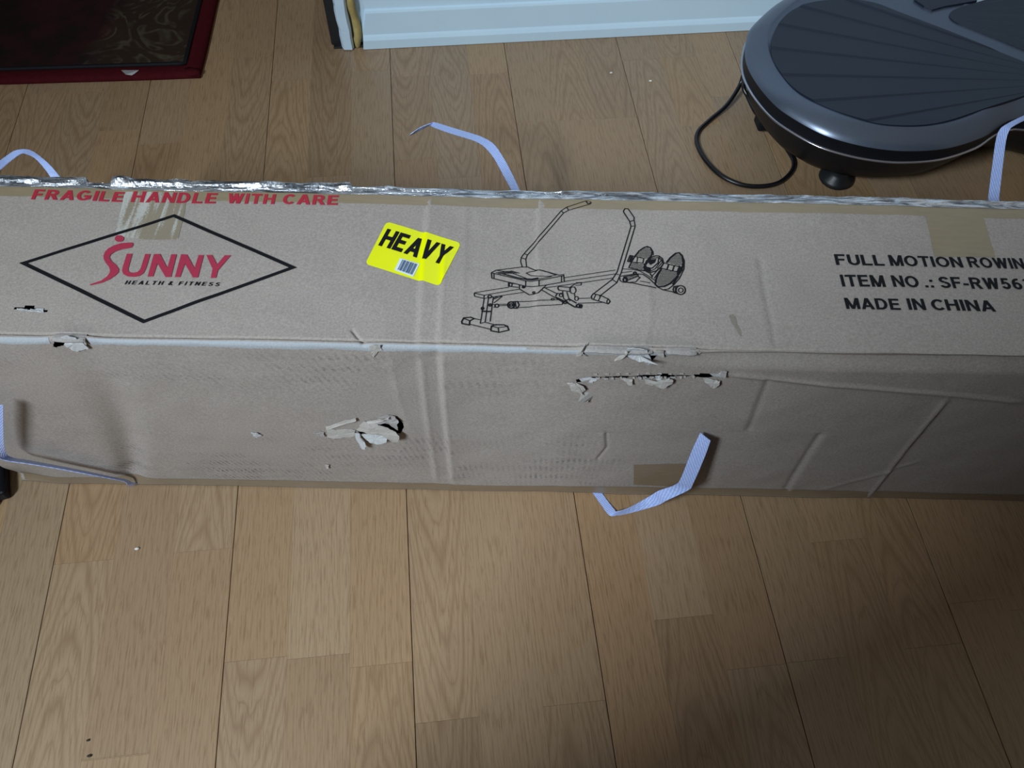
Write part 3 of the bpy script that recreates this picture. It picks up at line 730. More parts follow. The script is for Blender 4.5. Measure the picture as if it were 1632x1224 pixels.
circ(B, 365, 325, 18, 13, 1.3); circ(B, 368, 405, 11, 11, 1.6); circ(B, 295, 438, 11, 11, 1.6); ln(B, [(400, 350), (480, 320)]); ln(B, [(405, 385), (485, 322)]); ln(B, [(400, 340), (440, 325)])
ln(B, [(95, 570), (115, 535), (180, 525), (215, 538), (172, 560), (168, 600), (98, 590)], 1.5, True); ln(B, [(115, 540), (172, 560)]); ln(B, [(200, 535), (272, 550)]); ln(B, [(168, 592), (375, 640)]); ln(B, [(320, 572), (430, 598)]); ln(B, [(272, 585), (320, 572)])
ln(B, [(375, 640), (382, 605), (420, 592), (500, 592), (535, 605), (548, 642), (455, 665), (378, 652)], 1.5, True); ln(B, [(382, 607), (445, 622), (535, 605)]); ln(B, [(445, 622), (452, 665)])
ln(B, [(398, 400), (540, 398)]); ln(B, [(450, 412), (540, 408)]); circ(B, 432, 412, 18, 16, 1.3); ln(B, [(400, 425), (440, 428)])
circ(B, 570, 405, 32, 30, 1.8); circ(B, 570, 405, 14, 12, 1.5); ln(B, [(570, 375), (630, 370), (648, 402), (630, 435), (570, 435)], 1.4); ln(B, [(590, 375), (598, 435)]); ln(B, [(610, 373), (620, 435)])
ln(B, [(635, 372), (1055, 352)]); ln(B, [(645, 428), (1062, 398)]); ln(B, [(1055, 352), (1068, 375), (1062, 398)])
ln(B, [(862, 262), (1060, 372)]); ln(B, [(900, 245), (1015, 298)]); ln(B, [(995, 325), (1015, 292), (1060, 300)], 1.2); circ(B, 1050, 308, 16, 18)
ln(B, [(1018, 240), (1030, 226), (1135, 236), (1140, 275), (1030, 262)], 1.2, True); circ(B, 1165, 262, 30, 32); ln(B, [(1125, 235), (1180, 230), (1195, 262)])
ln(B, [(1065, 272), (1075, 340), (1120, 380)]); ln(B, [(1105, 278), (1135, 365)]); ln(B, [(1180, 295), (1185, 330)]); circ(B, 1200, 340, 18, 20)
ln(B, [(1000, 330), (1100, 375), (1180, 420), (1245, 428), (1252, 405), (1215, 395)], 1.7); ln(B, [(1060, 375), (1130, 345), (1200, 385)], 1.4); circ(B, 1090, 378, 14, 12, 1.5); circ(B, 1215, 410, 16, 14, 1.8); circ(B, 1240, 412, 12, 14, 1.6); circ(B, 970, 350, 14, 8, 1.2)
ln(B, [(1195, 190), (1245, 188), (1245, 212), (1190, 215)]); ln(B, [(1195, 195), (1140, 232)])
ln(B, [(1210, 340), (1345, 335)]); ln(B, [(1215, 385), (1440, 378)])
Cc = z980
lp = [(310, 480), (390, 350), (470, 250), (560, 185), (630, 162), (690, 190), (720, 260), (710, 340), (640, 420)]; ln(Cc, lp, 1.6); ln(Cc, [(700, 200), (742, 270), (745, 340)])
ln(Cc, [(310, 480), (265, 580), (560, 645), (590, 600), (560, 500)], 1.2)
ln(Cc, [(290, 340), (340, 350), (560, 400), (540, 490), (300, 470), (240, 460)], 1.2, True); ln(Cc, [(440, 370), (420, 485)]); ln(Cc, [(340, 350), (295, 470)], 1.8); ln(Cc, [(315, 345), (270, 465)])
ln(Cc, [(580, 520), (620, 440), (700, 375), (780, 350), (850, 350), (920, 400), (945, 490), (900, 560), (800, 640), (660, 680), (590, 640), (560, 575)], 1.6, True); ln(Cc, [(590, 530), (690, 400), (850, 380), (840, 480), (720, 590), (610, 570)], 1.3, True)
ln(Cc, [(850, 380), (900, 430), (780, 600), (660, 660)]); ln(Cc, [(880, 400), (920, 470), (820, 590)]); solid(Cc, [(655, 420), (805, 408), (775, 480), (690, 525), (640, 470)]); solid(Cc, [(590, 570), (690, 590), (700, 630), (640, 660), (600, 630)])
rp = [(1000, 480), (1080, 380), (1180, 300), (1250, 290), (1310, 350), (1330, 480), (1300, 620), (1200, 760), (1080, 880), (960, 940), (830, 950), (780, 900), (800, 800), (850, 680), (905, 590)]; ln(Cc, rp, 2.0)
ln(Cc, [(1300, 320), (1350, 440), (1345, 600), (1250, 790), (1140, 910), (1040, 990), (930, 1008), (830, 955)], 1.2); ln(Cc, [(1240, 740), (1120, 900)], 1.6)
ln(Cc, [(950, 480), (1040, 510), (1250, 555), (1210, 650), (1110, 635), (880, 580)], 1.2, True); ln(Cc, [(1045, 510), (1010, 615)], 1.6); ln(Cc, [(1155, 532), (1120, 640)], 1.6); solid(Cc, [(1250, 540), (1300, 560), (1280, 680), (1230, 720), (1200, 700)])
ln(Cc, [(0, 700), (80, 720)]); ln(Cc, [(130, 605), (330, 615), (480, 645), (620, 725), (780, 830)]); ln(Cc, [(130, 680), (330, 650)]); ln(Cc, [(90, 750), (400, 700), (540, 710), (660, 790), (765, 888)], 1.3); circ(Cc, 385, 690, 26, 26, 1.8)
ln(Cc, [(170, 760), (440, 712), (450, 745), (230, 830)], 1.3, True); ln(Cc, [(490, 760), (400, 860), (250, 865), (200, 830)]); ln(Cc, [(440, 745), (490, 790)]); circ(Cc, 195, 815, 38, 42, 1.8); ln(Cc, [(90, 770), (95, 830), (150, 865), (230, 870)])
ln(Cc, [(240, 870), (340, 878), (560, 930), (800, 975)], 1.3); ln(Cc, [(490, 840), (680, 885)]); ln(Cc, [(930, 1005), (1140, 1050)], 1.3); ln(Cc, [(720, 740), (850, 600)]); ln(Cc, [(760, 790), (860, 640)]); ln(Cc, [(680, 690), (730, 770)], 1.5)
circ(Cc, 1280, 1010, 92, 88, 1.5, 24); circ(Cc, 1282, 1012, 46, 44, 1.1); ln(Cc, [(1230, 925), (1150, 940), (1132, 1000), (1150, 1060), (1215, 1082)], 1.4); ln(Cc, [(1180, 930), (1170, 1075)])
def inside(p, poly):
    c = False; n = len(poly)
    for i in range(n):
        x1, y1 = poly[i]; x2, y2 = poly[(i+1) % n]
        if (y1 > p[1]) != (y2 > p[1]) and p[0] < (x2-x1)*(p[1]-y1)/(y2-y1)+x1: c = not c
    return c
sole1 = [(400, 350), (480, 260), (570, 190), (640, 170), (700, 230), (700, 330), (640, 410), (560, 390)]; sole1b = [(310, 490), (540, 500), (560, 640), (280, 580)]
sole2 = [(1015, 480), (1100, 380), (1190, 310), (1260, 310), (1310, 400), (1310, 530), (1250, 545)]; sole2b = [(900, 600), (1200, 655), (1230, 700), (1100, 850), (960, 935), (850, 935), (800, 880)]
for poly in (sole1, sole1b, sole2, sole2b, [(190, 765), (430, 720), (440, 742), (240, 820)]):
    for yy in range(160, 960, 21):
        for xx in range(180, 1330, 21):
            x2 = xx+(10 if (yy//21) % 2 else 0)
            if inside((x2, yy), poly): solid(Cc, [(x2-6.5, yy-6), (x2+6.5, yy-6), (x2+6.5, yy+6), (x2-6.5, yy+6)])
drape('rower_drawing', RW, M['black_print'], off=0.0006)['label'] = 'black line drawing of a rowing machine'

# ---- yellow sticker with its lettering and barcode
z500 = Z(500, 300, 360/1632)
q4 = T(z500, [(372, 552), (912, 712), (1066, 400), (528, 246)])     # bottom-left, bottom-right, top-right, top-left
def bil(q, s, t):
    return tuple((1-s)*(1-t)*np.array(q[0])+s*(1-t)*np.array(q[1])+s*t*np.array(q[2])+(1-s)*t*np.array(q[3]))
def rrect(q, rx, ry, n=5):
    pts = []
    for cx, cy_, a0 in ((1-rx, 1-ry, 0), (rx, 1-ry, 90), (rx, ry, 180), (1-rx, ry, 270)):
        for k in range(n+1):
            a = math.radians(a0+90*k/n); pts.append(bil(q, cx+rx*math.cos(a), cy_+ry*math.sin(a)))
    return pts
st = drape('heavy_sticker', [rrect(q4, 0.055, 0.08)], M['sticker_yellow'], off=0.0004, maxe=0.003); st['label'] = 'bright yellow HEAVY sticker with a small barcode'
hv = text('HEAVY', (0, 0), 1.0, 1.0, gap=0.10, w=0.25, t=0.20)[0]
hq = T(z500, [(468, 418), (900, 556), (1018, 430), (538, 300)]); 
hq = T(z500, [(466, 420), (934, 560), (1010, 432), (534, 300)])
drape('heavy_lettering', [[bil(hq, p[0], p[1]) for p in poly] for poly in hv], M['black_print'], off=0.0008, parent=st, maxe=0.003)
bq = T(z500, [(583, 595), (718, 640), (765, 546), (626, 511)])
bl = drape('barcode_label', [[bq[0], bq[1], bq[2], bq[3]]], M['label_white'], off=0.0008, parent=st, maxe=0.003)
bars = []; x = 0.14
for k, wbar in enumerate([.03, .02, .06, .02, .05, .03, .02, .07, .03, .05, .02, .04, .03]):
    bars.append([bil(bq, x, 0.10), bil(bq, x+wbar, 0.10), bil(bq, x+wbar, 0.92), bil(bq, x, 0.92)]); x += wbar+(.02 if k % 3 else .035)
drape('barcode_bars', bars, M['barcode_blue'], off=0.0011, parent=st, maxe=0.003)

# ---- tapes
def strip(v0, v1, ua, ub, n=160, jit=0.0):
    up = [(ua+(ub-ua)*k/n, v0+jit*random.uniform(-1, 1)) for k in range(n+1)]; dn = [(ua+(ub-ua)*k/n, v1) for k in range(n+1)]
    return [[up[k], up[k+1], dn[k+1], dn[k]] for k in range(n)]
o = drape('seam_tape', strip(0.1635, D-0.0005, LU0+0.002, LU1-0.002, jit=0.0003), M['tape_tan'], off=0.00015, maxe=0.009); o['label'] = 'tan packing tape along the rear top edge'
o = drape('seam_tape', strip(0.004, 0.0185, LU0+0.004, LU1-0.004, jit=0.0003), M['tape_brown'], 'f', 0.0003, 0.009); o['label'] = 'brown packing tape along the front bottom edge'
o = drape('tape_patch', [T(Z(0, 180, 320/1632), [(938, 965), (1000, 700), (1015, 640), (1520, 640), (1500, 800), (1445, 1028), (1200, 1028), (1020, 1010), (950, 990)])], M['tape_residue'], off=0.0003, maxe=0.006); o['label'] = 'patch of tape with whitish torn residue'
o = drape('tape_patch', [T(z1072, [(1170, 125), (1440, 120), (1500, 320), (1215, 318), (1190, 200)])], M['tape_tan'], off=0.0003, maxe=0.006); o['label'] = 'tan tape patch above the product lettering'
o = drape('tape_patch', [[FRONT(1010, 742.5), FRONT(1010, 774), FRONT(1110, 778), FRONT(1110, 740)]], M['tape_brown'], 'f', 0.0003, 0.006); o['label'] = 'brown tape patch on the front panel behind the strap'

def worn_edge():
    n = 520; ua, ub = LU0+0.003, TOP(1120, 566)[0]; V = []; F = []; keep = []
    uf = TOP(620, 552)[0]; a = TOP(84, 541)[0]-0.004; b = TOP(138, 541)[0]
    rj = random.Random(3); off = 0.0003; m = 6
    for k in range(n+1):
        u = ua+(ub-ua)*k/n; f = 1.0-0.92*max(0.0, (u-uf)/(ub-uf))
        zt = float(ztop(u, ER)); fo = float(fout(u, H-ER)); wd = (0.0014+0.0012*float(N1(u*60, 8.1))+rj.uniform(-.0005, .0005))*f
        V.append((u, ER+0.0002, H+zt+off*0.5))
        for q in (0.35, 0.75, 1.1, 1.45):
            w_ = q/(math.pi/2); y = ER-(ER+off)*math.sin(q)-fo*w_; z = H-ER+(ER+off)*math.cos(q)+zt*(1-w_); V.append((u, y, z))
        z = H-ER-0.0003-max(0.0002, wd); V.append((u, -float(fout(u, z))-off, z)); keep.append(not (a < u < b))
    for k in range(n):
        if not keep[k]: continue
        f = 1.0-0.92*max(0.0, (V[k*m][0]-uf)/(ub-uf))
        for j in range(1 if f > 0.6 else 2 if f > 0.3 else 3, m-1): F.append((k*m+j, k*m+j+1, (k+1)*m+j+1, (k+1)*m+j))
    o = mesh('worn_edge', V, F, M['worn_paper'], box, True); o['label'] = 'scuffed pale line along the front top edge'
worn_edge()
o = drape('stain', [T(z1072, [(262, 590), (280, 582), (296, 600), (300, 628), (318, 660), (322, 688), (312, 684), (294, 652), (276, 628)])], M['stain_brown'], off=0.0002, maxe=0.004); o['label'] = 'small brown stain on the top panel'
# crinkled clear tape folded over the rear top edge, its glints coloured silver
def edge_glint_tape():
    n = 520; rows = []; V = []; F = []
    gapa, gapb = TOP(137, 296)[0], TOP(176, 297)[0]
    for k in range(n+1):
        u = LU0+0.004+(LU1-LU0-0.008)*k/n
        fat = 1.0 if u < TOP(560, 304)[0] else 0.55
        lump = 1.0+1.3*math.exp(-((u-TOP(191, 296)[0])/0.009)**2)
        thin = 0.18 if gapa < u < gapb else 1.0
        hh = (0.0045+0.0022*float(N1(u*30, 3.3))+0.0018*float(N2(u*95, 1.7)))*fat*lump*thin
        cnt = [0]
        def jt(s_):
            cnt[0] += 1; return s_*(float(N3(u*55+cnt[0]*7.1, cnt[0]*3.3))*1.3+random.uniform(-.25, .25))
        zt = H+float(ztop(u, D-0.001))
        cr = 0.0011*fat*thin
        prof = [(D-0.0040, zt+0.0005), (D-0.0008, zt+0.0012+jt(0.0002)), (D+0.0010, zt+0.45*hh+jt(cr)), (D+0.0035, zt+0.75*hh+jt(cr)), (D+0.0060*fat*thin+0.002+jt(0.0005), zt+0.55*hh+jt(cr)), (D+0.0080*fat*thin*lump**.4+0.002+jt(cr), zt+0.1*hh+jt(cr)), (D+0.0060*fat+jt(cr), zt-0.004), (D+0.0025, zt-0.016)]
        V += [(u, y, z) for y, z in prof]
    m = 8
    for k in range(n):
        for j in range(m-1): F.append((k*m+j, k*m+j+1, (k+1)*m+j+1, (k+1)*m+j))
    o = mesh('edge_tape', V, [f[::-1] for f in F], M['glint_tape'], box); o['label'] = 'crinkled glossy clear tape folded over the rear edge, its glints coloured silver'
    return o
edge_glint_tape()

# ---- torn paper
def flap(name, zf, outline, lift, mat, face='f', thick=0.0007, curl=0.0):
    """a torn paper tongue: outline in photo crop pixels on the panel, lift = outward distance at each outline point (m)"""
    pts = [(FRONT if face == 'f' else TOP)(*zf(*p)) for p in outline]
    rj = random.Random(int(outline[0][0]*7+outline[0][1])); p2 = []; l2 = []
    for i in range(len(pts)):
        j = (i+1) % len(pts); p2.append(pts[i]); l2.append(lift[i]); seg = math.hypot(pts[j][0]-pts[i][0], pts[j][1]-pts[i][1])
        for q in (0.33, 0.67):
            k = seg*0.10; p2.append((pts[i][0]*(1-q)+pts[j][0]*q+rj.uniform(-k, k), pts[i][1]*(1-q)+pts[j][1]*q+rj.uniform(-k, k))); l2.append(lift[i]*(1-q)+lift[j]*q+rj.uniform(-.0004, .0004))
    pts, lift = p2, l2
    n = len(pts); bm = bmesh.new()
    def pos(u, s, l):
        if face == 'f': return (u, -float(fout(u, max(s, 0)))-0.0005-l, s)
        return (u, s, H+float(ztop(u, max(s, 0)))+0.0005+l)
    cu = sum(p[0] for p in pts)/n; cs = sum(p[1] for p in pts)/n; cl = sum(lift)/n+curl
    vs = [bm.verts.new(pos(p[0], p[1], l)) for p, l in zip(pts, lift)]
    mids = [bm.verts.new(pos((p[0]+cu)/2, (p[1]+cs)/2, (l+cl)/2+curl*0.5)) for p, l in zip(pts, lift)]
    c = bm.verts.new(pos(cu, cs, cl))
    for i in range(n):
        j = (i+1) % n; bm.faces.new((vs[i], vs[j], mids[j], mids[i])); bm.faces.new((mids[i], mids[j], c))
    bmesh.ops.recalc_face_normals(bm, faces=bm.faces[:])
    bm.normal_update()
    up = Vector((0, -1, 0)) if face == 'f' else Vector((0, 0, 1))
    if sum(f.normal.dot(up) for f in bm.faces) < 0: bmesh.ops.reverse_faces(bm, faces=bm.faces[:])
    bmesh.ops.solidify(bm, geom=bm.faces[:], thickness=thick)
    return bmobj(name, bm, mat, box, False)
mm = 0.001
# ragged burst in the middle of the front panel
flap('torn_flap', z490, [(530, 445), (600, 360), (660, 350), (640, 380), (760, 372), (880, 398), (960, 430), (1000, 455), (985, 505), (935, 522), (860, 488), (760, 465), (640, 460), (560, 460)], [1*mm, 1*mm, 1*mm, 2*mm, 3*mm, 4*mm, 5*mm, 7*mm, 8*mm, 7*mm, 5*mm, 4*mm, 3*mm, 1*mm], M['paper_pale'], curl=0.001)
flap('torn_flap', z490, [(650, 358), (870, 290), (950, 298), (992, 335), (975, 380), (985, 430), (930, 408), (850, 375), (740, 358)], [1*mm, 1*mm, 2*mm, 4*mm, 4*mm, 3*mm, 2*mm, 1*mm, 1*mm], M['cardboard_torn'])
flap('torn_flap', z490, [(585, 495), (690, 478), (790, 470), (870, 500), (862, 530), (770, 552), (690, 548), (640, 532)], [1*mm, 2*mm, 2*mm, 4*mm, 6*mm, 6*mm, 5*mm, 3*mm], M['paper_white'])
flap('torn_flap', z490, [(515, 480), (560, 478), (640, 570), (634, 600), (600, 605), (560, 560)], [1*mm, 2*mm, 6*mm, 7*mm, 6*mm, 4*mm], M['paper_white'])
flap('torn_flap', z490, [(198, 412), (360, 355), (522, 312), (528, 332), (370, 378), (208, 432)], [1*mm, 2*mm, 2*mm, 3*mm, 3*mm, 2*mm], M['paper_pale'])
flap('torn_flap', z490, [(640, 355), (760, 318), (885, 286), (880, 300), (770, 335), (665, 362)], [1*mm, 3*mm, 3*mm, 4*mm, 4*mm, 3*mm], M['paper_pale'])
flap('torn_flap', z490, [(200, 440), (360, 450), (520, 455), (515, 500), (430, 515), (330, 518), (210, 512)], [.2*mm, .4*mm, .6*mm, 2*mm, 2*mm, 2.5*mm, 1.5*mm], M['paper_pale'])
flap('torn_flap', z490, [(60, 480), (180, 470), (190, 510), (110, 505)], [.3*mm, .8*mm, 1.5*mm, .8*mm], M['cardboard_torn'])
flap('torn_flap', z490, [(190, 820), (235, 815), (228, 850), (205, 860)], [.3*mm, 1.5*mm, 2*mm, .5*mm], M['paper_pale'])
z400 = Z(400, 520, 480/1632)
flap('torn_flap', z400, [(0, 575), (30, 570), (60, 585), (30, 600)], [.3*mm, 1.5*mm, 1*mm, .6*mm], M['paper_white'])
flap('torn_flap', z400, [(640, 108), (700, 104), (712, 128), (662, 166), (652, 138)], [.2*mm, .3*mm, .5*mm, .9*mm, .5*mm], M['paper_pale'])
# long rip below the right half of the edge
flap('torn_flap', z900, [(90, 440), (110, 445), (140, 500), (175, 560), (205, 590), (190, 600), (150, 560), (110, 510)], [.6*mm, 1.2*mm, 2*mm, 2.4*mm, 2.6*mm, 2.6*mm, 2*mm, 1*mm], M['paper_pale'])
flap('torn_flap', z900, [(125, 425), (220, 405), (285, 412), (240, 440), (170, 455)], [-2*mm, -1*mm, .5*mm, .5*mm, -2*mm], M['paper_white'])
flap('torn_flap', z900, [(490, 400), (590, 405), (585, 440), (545, 435)], [.4*mm, 1*mm, 3*mm, 3*mm], M['paper_pale'])
flap('torn_flap', z900, [(690, 405), (800, 418), (905, 388), (940, 400), (925, 430), (850, 462), (790, 445)], [.4*mm, 1*mm, 2*mm, 3*mm, 3*mm, 4*mm, 3*mm], M['paper_pale'])
flap('torn_flap', z900, [(780, 395), (830, 388), (840, 412), (800, 418)], [-1*mm, -1*mm, 0, 0], M['paper_white'])
flap('torn_flap', z900, [(1200, 400), (1300, 405), (1345, 405), (1330, 435), (1280, 458), (1240, 430)], [.4*mm, 1*mm, 2*mm, 3*mm, 3*mm, 2*mm], M['paper_pale'])
flap('torn_flap', z900, [(1250, 360), (1330, 350), (1375, 345), (1360, 390), (1300, 395)], [-1*mm, -1*mm, 0, 0, -1*mm], M['paper_white'])
flap('torn_flap', z900, [(1350, 330), (1405, 325), (1390, 372), (1345, 368)], [.3*mm, 2*mm, 3*mm, 1*mm], M['cardboard_torn'])
for k in range(15):
    x = 300+k*58+rr_.uniform(-16, 16); y = 402-0.022*(x-260)+rr_.uniform(-2, 4); a = rr_.uniform(9, 24); b = rr_.uniform(5, 13)
    flap('torn_flap', z900, [(x-a, y-2), (x+a*.8, y-3), (x+a*1.1, y+3), (x+rr_.uniform(-6, 8), y+b), (x-a*.7, y+b*.5)], [.1*mm, .2*mm, .5*mm, 1.0*mm, .4*mm], M[rr_.choice(['paper_pale', 'cardboard_torn', 'cardboard_torn'])])
for k in range(9):      # small fibres lifted above the rip
    x = 260+k*95+rr_.uniform(-14, 14); y = 366+rr_.uniform(-6, 4)
    flap('torn_flap', z900, [(x-16, y), (x+14, y-5), (x+18, y), (x, y+6)], [.1*mm, .6*mm, .7*mm, .2*mm], M['cardboard_torn'])
flap('torn_flap', z900, [(20, 445), (70, 435), (95, 445), (50, 458)], [.3*mm, .8*mm, 1*mm, .8*mm], M['paper_pale'])
# hole in the edge on the right, with crumpled white liner
flap('torn_flap', z900, [(525, 190), (545, 148), (620, 140), (715, 152), (752, 235), (725, 248), (690, 225), (640, 230), (590, 215)], [0, -1*mm, 0, 1*mm, 2*mm, 4*mm, 3*mm, 3*mm, 2*mm], M['paper_white'], curl=-0.002)
flap('torn_flap', z900, [(520, 160), (545, 140), (540, 165), (480, 225), (430, 248), (470, 215)], [.5*mm, 2*mm, 2.5*mm, 1.5*mm, .4*mm, .6*mm], M['paper_pale'])
flap('torn_flap', z900, [(775, 160), (860, 165), (855, 210), (810, 190)], [.4*mm, .6*mm, 2*mm, 1.5*mm], M['paper_pale'])
flap('torn_flap', z900, [(95, 205), (140, 150), (150, 140), (155, 170), (200, 210), (150, 185), (125, 208)], [.3*mm, 2*mm, 2*mm, 2*mm, .4*mm, 1*mm, .6*mm], M['paper_pale'])
# lifted top liner along the edge
def lip(name, p0, p1, over, lift, mat):
    a, b = TOP(*p0), TOP(*p1); n = 26; V = []; F = []
    for k in range(n+1):
        t = k/n; u = a[0]+(b[0]-a[0])*t; e = math.sin(math.pi*t)**0.4 if 0 < t < 1 else 0.0
        jit = 0.0008*float(N2(u*160, 4.4))
        zt = H+float(ztop(u, 0.010))
        V += [(u, 0.0075, zt-0.0004), (u, 0.003, zt+0.0002+lift*e*0.6), (u, -over*e+jit*e, zt+lift*e-0.0004), (u, -over*e+jit*e, zt+lift*e-0.0019), (u, 0.005, zt-0.0022)]
    for k in range(n):
        for j in range(4): F.append((k*5+j, (k+1)*5+j, (k+1)*5+j+1, k*5+j+1))
    o = mesh(name, V, F, mat, box, True)
    return o
lip('lifted_liner', (928, 549), (1040, 558), 0.0022, 0.0012, M['cardboard_torn']); lip('lifted_liner', (1062, 556), (1112, 566), 0.0020, 0.0012, M['cardboard_torn']); lip('lifted_liner', (84, 541), (138, 537), 0.0024, 0.0016, M['cardboard_torn'])
# hole in the edge on the left
flap('torn_flap', z0, [(650, 470), (720, 455), (820, 470), (905, 525), (962, 578), (905, 600), (830, 630), (760, 600), (705, 570), (690, 520)], [0, 0, 1*mm, 1.5*mm, 2*mm, 1.5*mm, 1*mm, .5*mm, .5*mm, -2*mm], M['paper_white'])
flap('torn_flap', z0, [(895, 488), (930, 505), (940, 540), (905, 525)], [1*mm, 2*mm, 2*mm, 1*mm], M['cardboard_torn'])
flap('torn_flap', z0, [(185, 150), (240, 148), (320, 158), (330, 150), (470, 168), (478, 190), (400, 188), (310, 168), (220, 172)], [.4*mm, 0, -1*mm, 0, .5*mm, 1*mm, 1.5*mm, .5*mm, .6*mm], M['paper_white'], 't')
flap('torn_flap', z900, [(1190, 195), (1160, 190), (1090, 175), (1085, 165), (1150, 180)], [.3*mm, 1*mm, 1*mm, .4*mm, .6*mm], M['paper_pale'])

# ================================================================ STRAPS
def ribbon(name, pairs, label, dense=5):
    L = catmull([a for a, b in pairs], dense); Rr = catmull([b for a, b in pairs], dense)
    n = len(L); V = []; F = []; t = 0.0007
    for i in range(n):
        tg = L[min(i+1, n-1)]-L[max(i-1, 0)]; nn = np.cross(tg, Rr[i]-L[i]); nn = nn/(np.linalg.norm(nn)+1e-9)*t/2
        V += [L[i]+nn, Rr[i]+nn, Rr[i]-nn, L[i]-nn]
    for i in range(n-1):
        for j in range(4): F.append((i*4+j, i*4+(j+1) % 4, (i+1)*4+(j+1) % 4, (i+1)*4+j))
    F.append((0, 1, 2, 3)); F.append(tuple((n-1)*4+j for j in (3, 2, 1, 0)))
    for v in V: v[2] = max(v[2], 0.0002)
    o = mesh(name, V, F, M['strap'])
    me = o.data; uv = me.uv_layers.new(name='UVMap'); ln_ = [0.0]
    for i in range(1, n): ln_.append(ln_[-1]+float(np.linalg.norm((L[i]+Rr[i]-L[i-1]-Rr[i-1])/2)))
    for lp_ in me.loops:
        i, j = divmod(lp_.vertex_index, 4); uv.data[lp_.index].uv = (0.0 if j in (0, 3) else 1.0, ln_[i]/0.012)
    bmm = bmesh.new(); bmm.from_mesh(me); bmesh.ops.recalc_face_normals(bmm, faces=bmm.faces[:]); bmm.to_mesh(me); bmm.free()
    tag(o, label, 'strap', 'cut packing straps round the carton'); return o
def pr(l, r): return (P(*l), P(*r))
def PF(x, y, d):
    r_ = FW*FPX + RR*(x-816) - UU*(y-612); t = (D0-d-CC@NV)/(r_@NV); return CC+r_*t
def pf(l, r): return (PF(*l), PF(*r))
def BX(u, v, z=0.0006):
    return EU*u+NV*(D0+v)+np.array([0, 0, z])
def under(ufront, uback, w=0.012):
    """flat run under the carton from its front to its rear edge"""
    return [(BX(ufront+(uback-ufront)*t-w/2, v), BX(ufront+(uback-ufront)*t+w/2, v)) for t, v in ((0.0, 0.004), (0.5, D/2), (1.0, D-0.004))]
def rise(u, v, z, w=0.012): return (BX(u-w/2, v, z), BX(u+w/2, v, z))
f0 = FRONT(947, 783)[0]
mid = [pr((1132.4, 702.8, .158), (1116, 690, .158)), pr((1123, 728.5, .126), (1102, 719.7, .126)), pr((1105, 770, .076), (1084.6, 763, .076)), pr((1097, 781, .060), (1075, 773, .060)), pr((1064, 797, .040), (1050, 782, .040)),
       pr((1046.5, 805.7, .022), (1035, 791, .026)), pr((1002, 818, .006), (1000, 810.5, .014)), pr((982, 821.5, .002), (981, 815.5, .009)), pr((970.7, 821, .0015), (980.3, 813.5, .003)), pr((957, 803, .001), (968, 798, .001)), pr((944, 784.5, .0008), (956, 781, .0008)), pr((933, 768, .0006), (945, 765, .0006))]
mid += under(f0+0.0, f0+0.02)[1:]
mid += [rise(f0+0.022, D+0.04, 0.003), rise(f0+0.026, D+0.11, 0.012), pr((840, 378, .050), (853, 378, .050)), pr((832, 345, .078), (845, 345, .078))]
mid += [pr((818, 309.4, .10), (831, 309.4, .10)), pr((803, 281, .118), (816, 277, .118)), pr((787, 252, .13), (801.7, 250.6, .13)), pr((772, 234, .135), (787, 230, .135)), pr((757.6, 225, .135), (769, 219, .135)), pr((740, 219, .132), (752, 213, .132)),
        pr((713.5, 211, .125), (722, 204, .125)), pr((690, 202.5, .118), (694, 195.5, .118)), pr((684, 200.5, .108), (687, 196.5, .118)), pr((668, 208.7, .099), (669.4, 203.5, .108)), pr((652, 217, .090), (654, 214, .100))]
ribbon('packing_strap', mid, 'pale blue strap under the middle of the carton, frayed end sticking up in front')
ul = FRONT(190, 765)[0]
left = [pf((-14, 646, .016), (5, 646, .016)), pf((-13, 680, .016), (5.5, 680, .016)), pf((-9, 716, .018), (7, 712, .016)), pf((2, 732, .020), (16, 728, .013)), pf((50, 740, .018), (50, 734.5, .009)), pf((103, 749, .016), (103, 744.5, .007)), pf((150, 758, .014), (150, 754, .006)), pf((196, 766.5, .008), (198, 763.5, .003)), (BX(ul+0.012, 0.004, 0.0007), BX(ul+0.022, 0.008, 0.0007))]
left += under(ul+0.022, ul+0.06)[1:]
left += [rise(ul+0.05, D+0.02, 0.012), rise(ul+0.02, D+0.07, 0.06), pr((108, 325, .155), (124, 326, .155))]
left += [pr((86, 290, .186), (102, 291, .186)), pr((72, 270, .197), (87, 271, .197)), pr((57, 253.5, .203), (71, 255, .203)), pr((42, 245.5, .204), (48, 239.5, .204)), pr((32, 246, .200), (26, 239.5, .200)), pr((14, 259, .190), (10, 249, .190)), pr((0, 271, .178), (-2, 258, .178)), pr((-30, 296, .15), (-32, 283, .15))]
ribbon('packing_strap', left, 'pale blue strap looping up behind the logo end of the carton')
ur = 0.53
right = under(ur-0.05, ur)
right += [rise(ur+0.008, D+0.03, 0.012), rise(ur+0.012, D+0.07, 0.06), pr((1571, 350, .165), (1588, 350, .165))]
right += [pr((1575, 315, .195), (1592, 315, .195)), pr((1581.7, 263, .225), (1598, 263, .225)), pr((1587, 225, .242), (1603, 225, .242)), pr((1593, 207, .248), (1608, 209, .248)), pr((1605, 197.5, .248), (1614, 202, .248)), pr((1632, 184, .240), (1634, 191.5, .240)), pr((1660, 172, .22), (1663, 180, .22))]
ribbon('packing_strap', right, 'pale blue strap bent upright between the carton and the vibration plate')

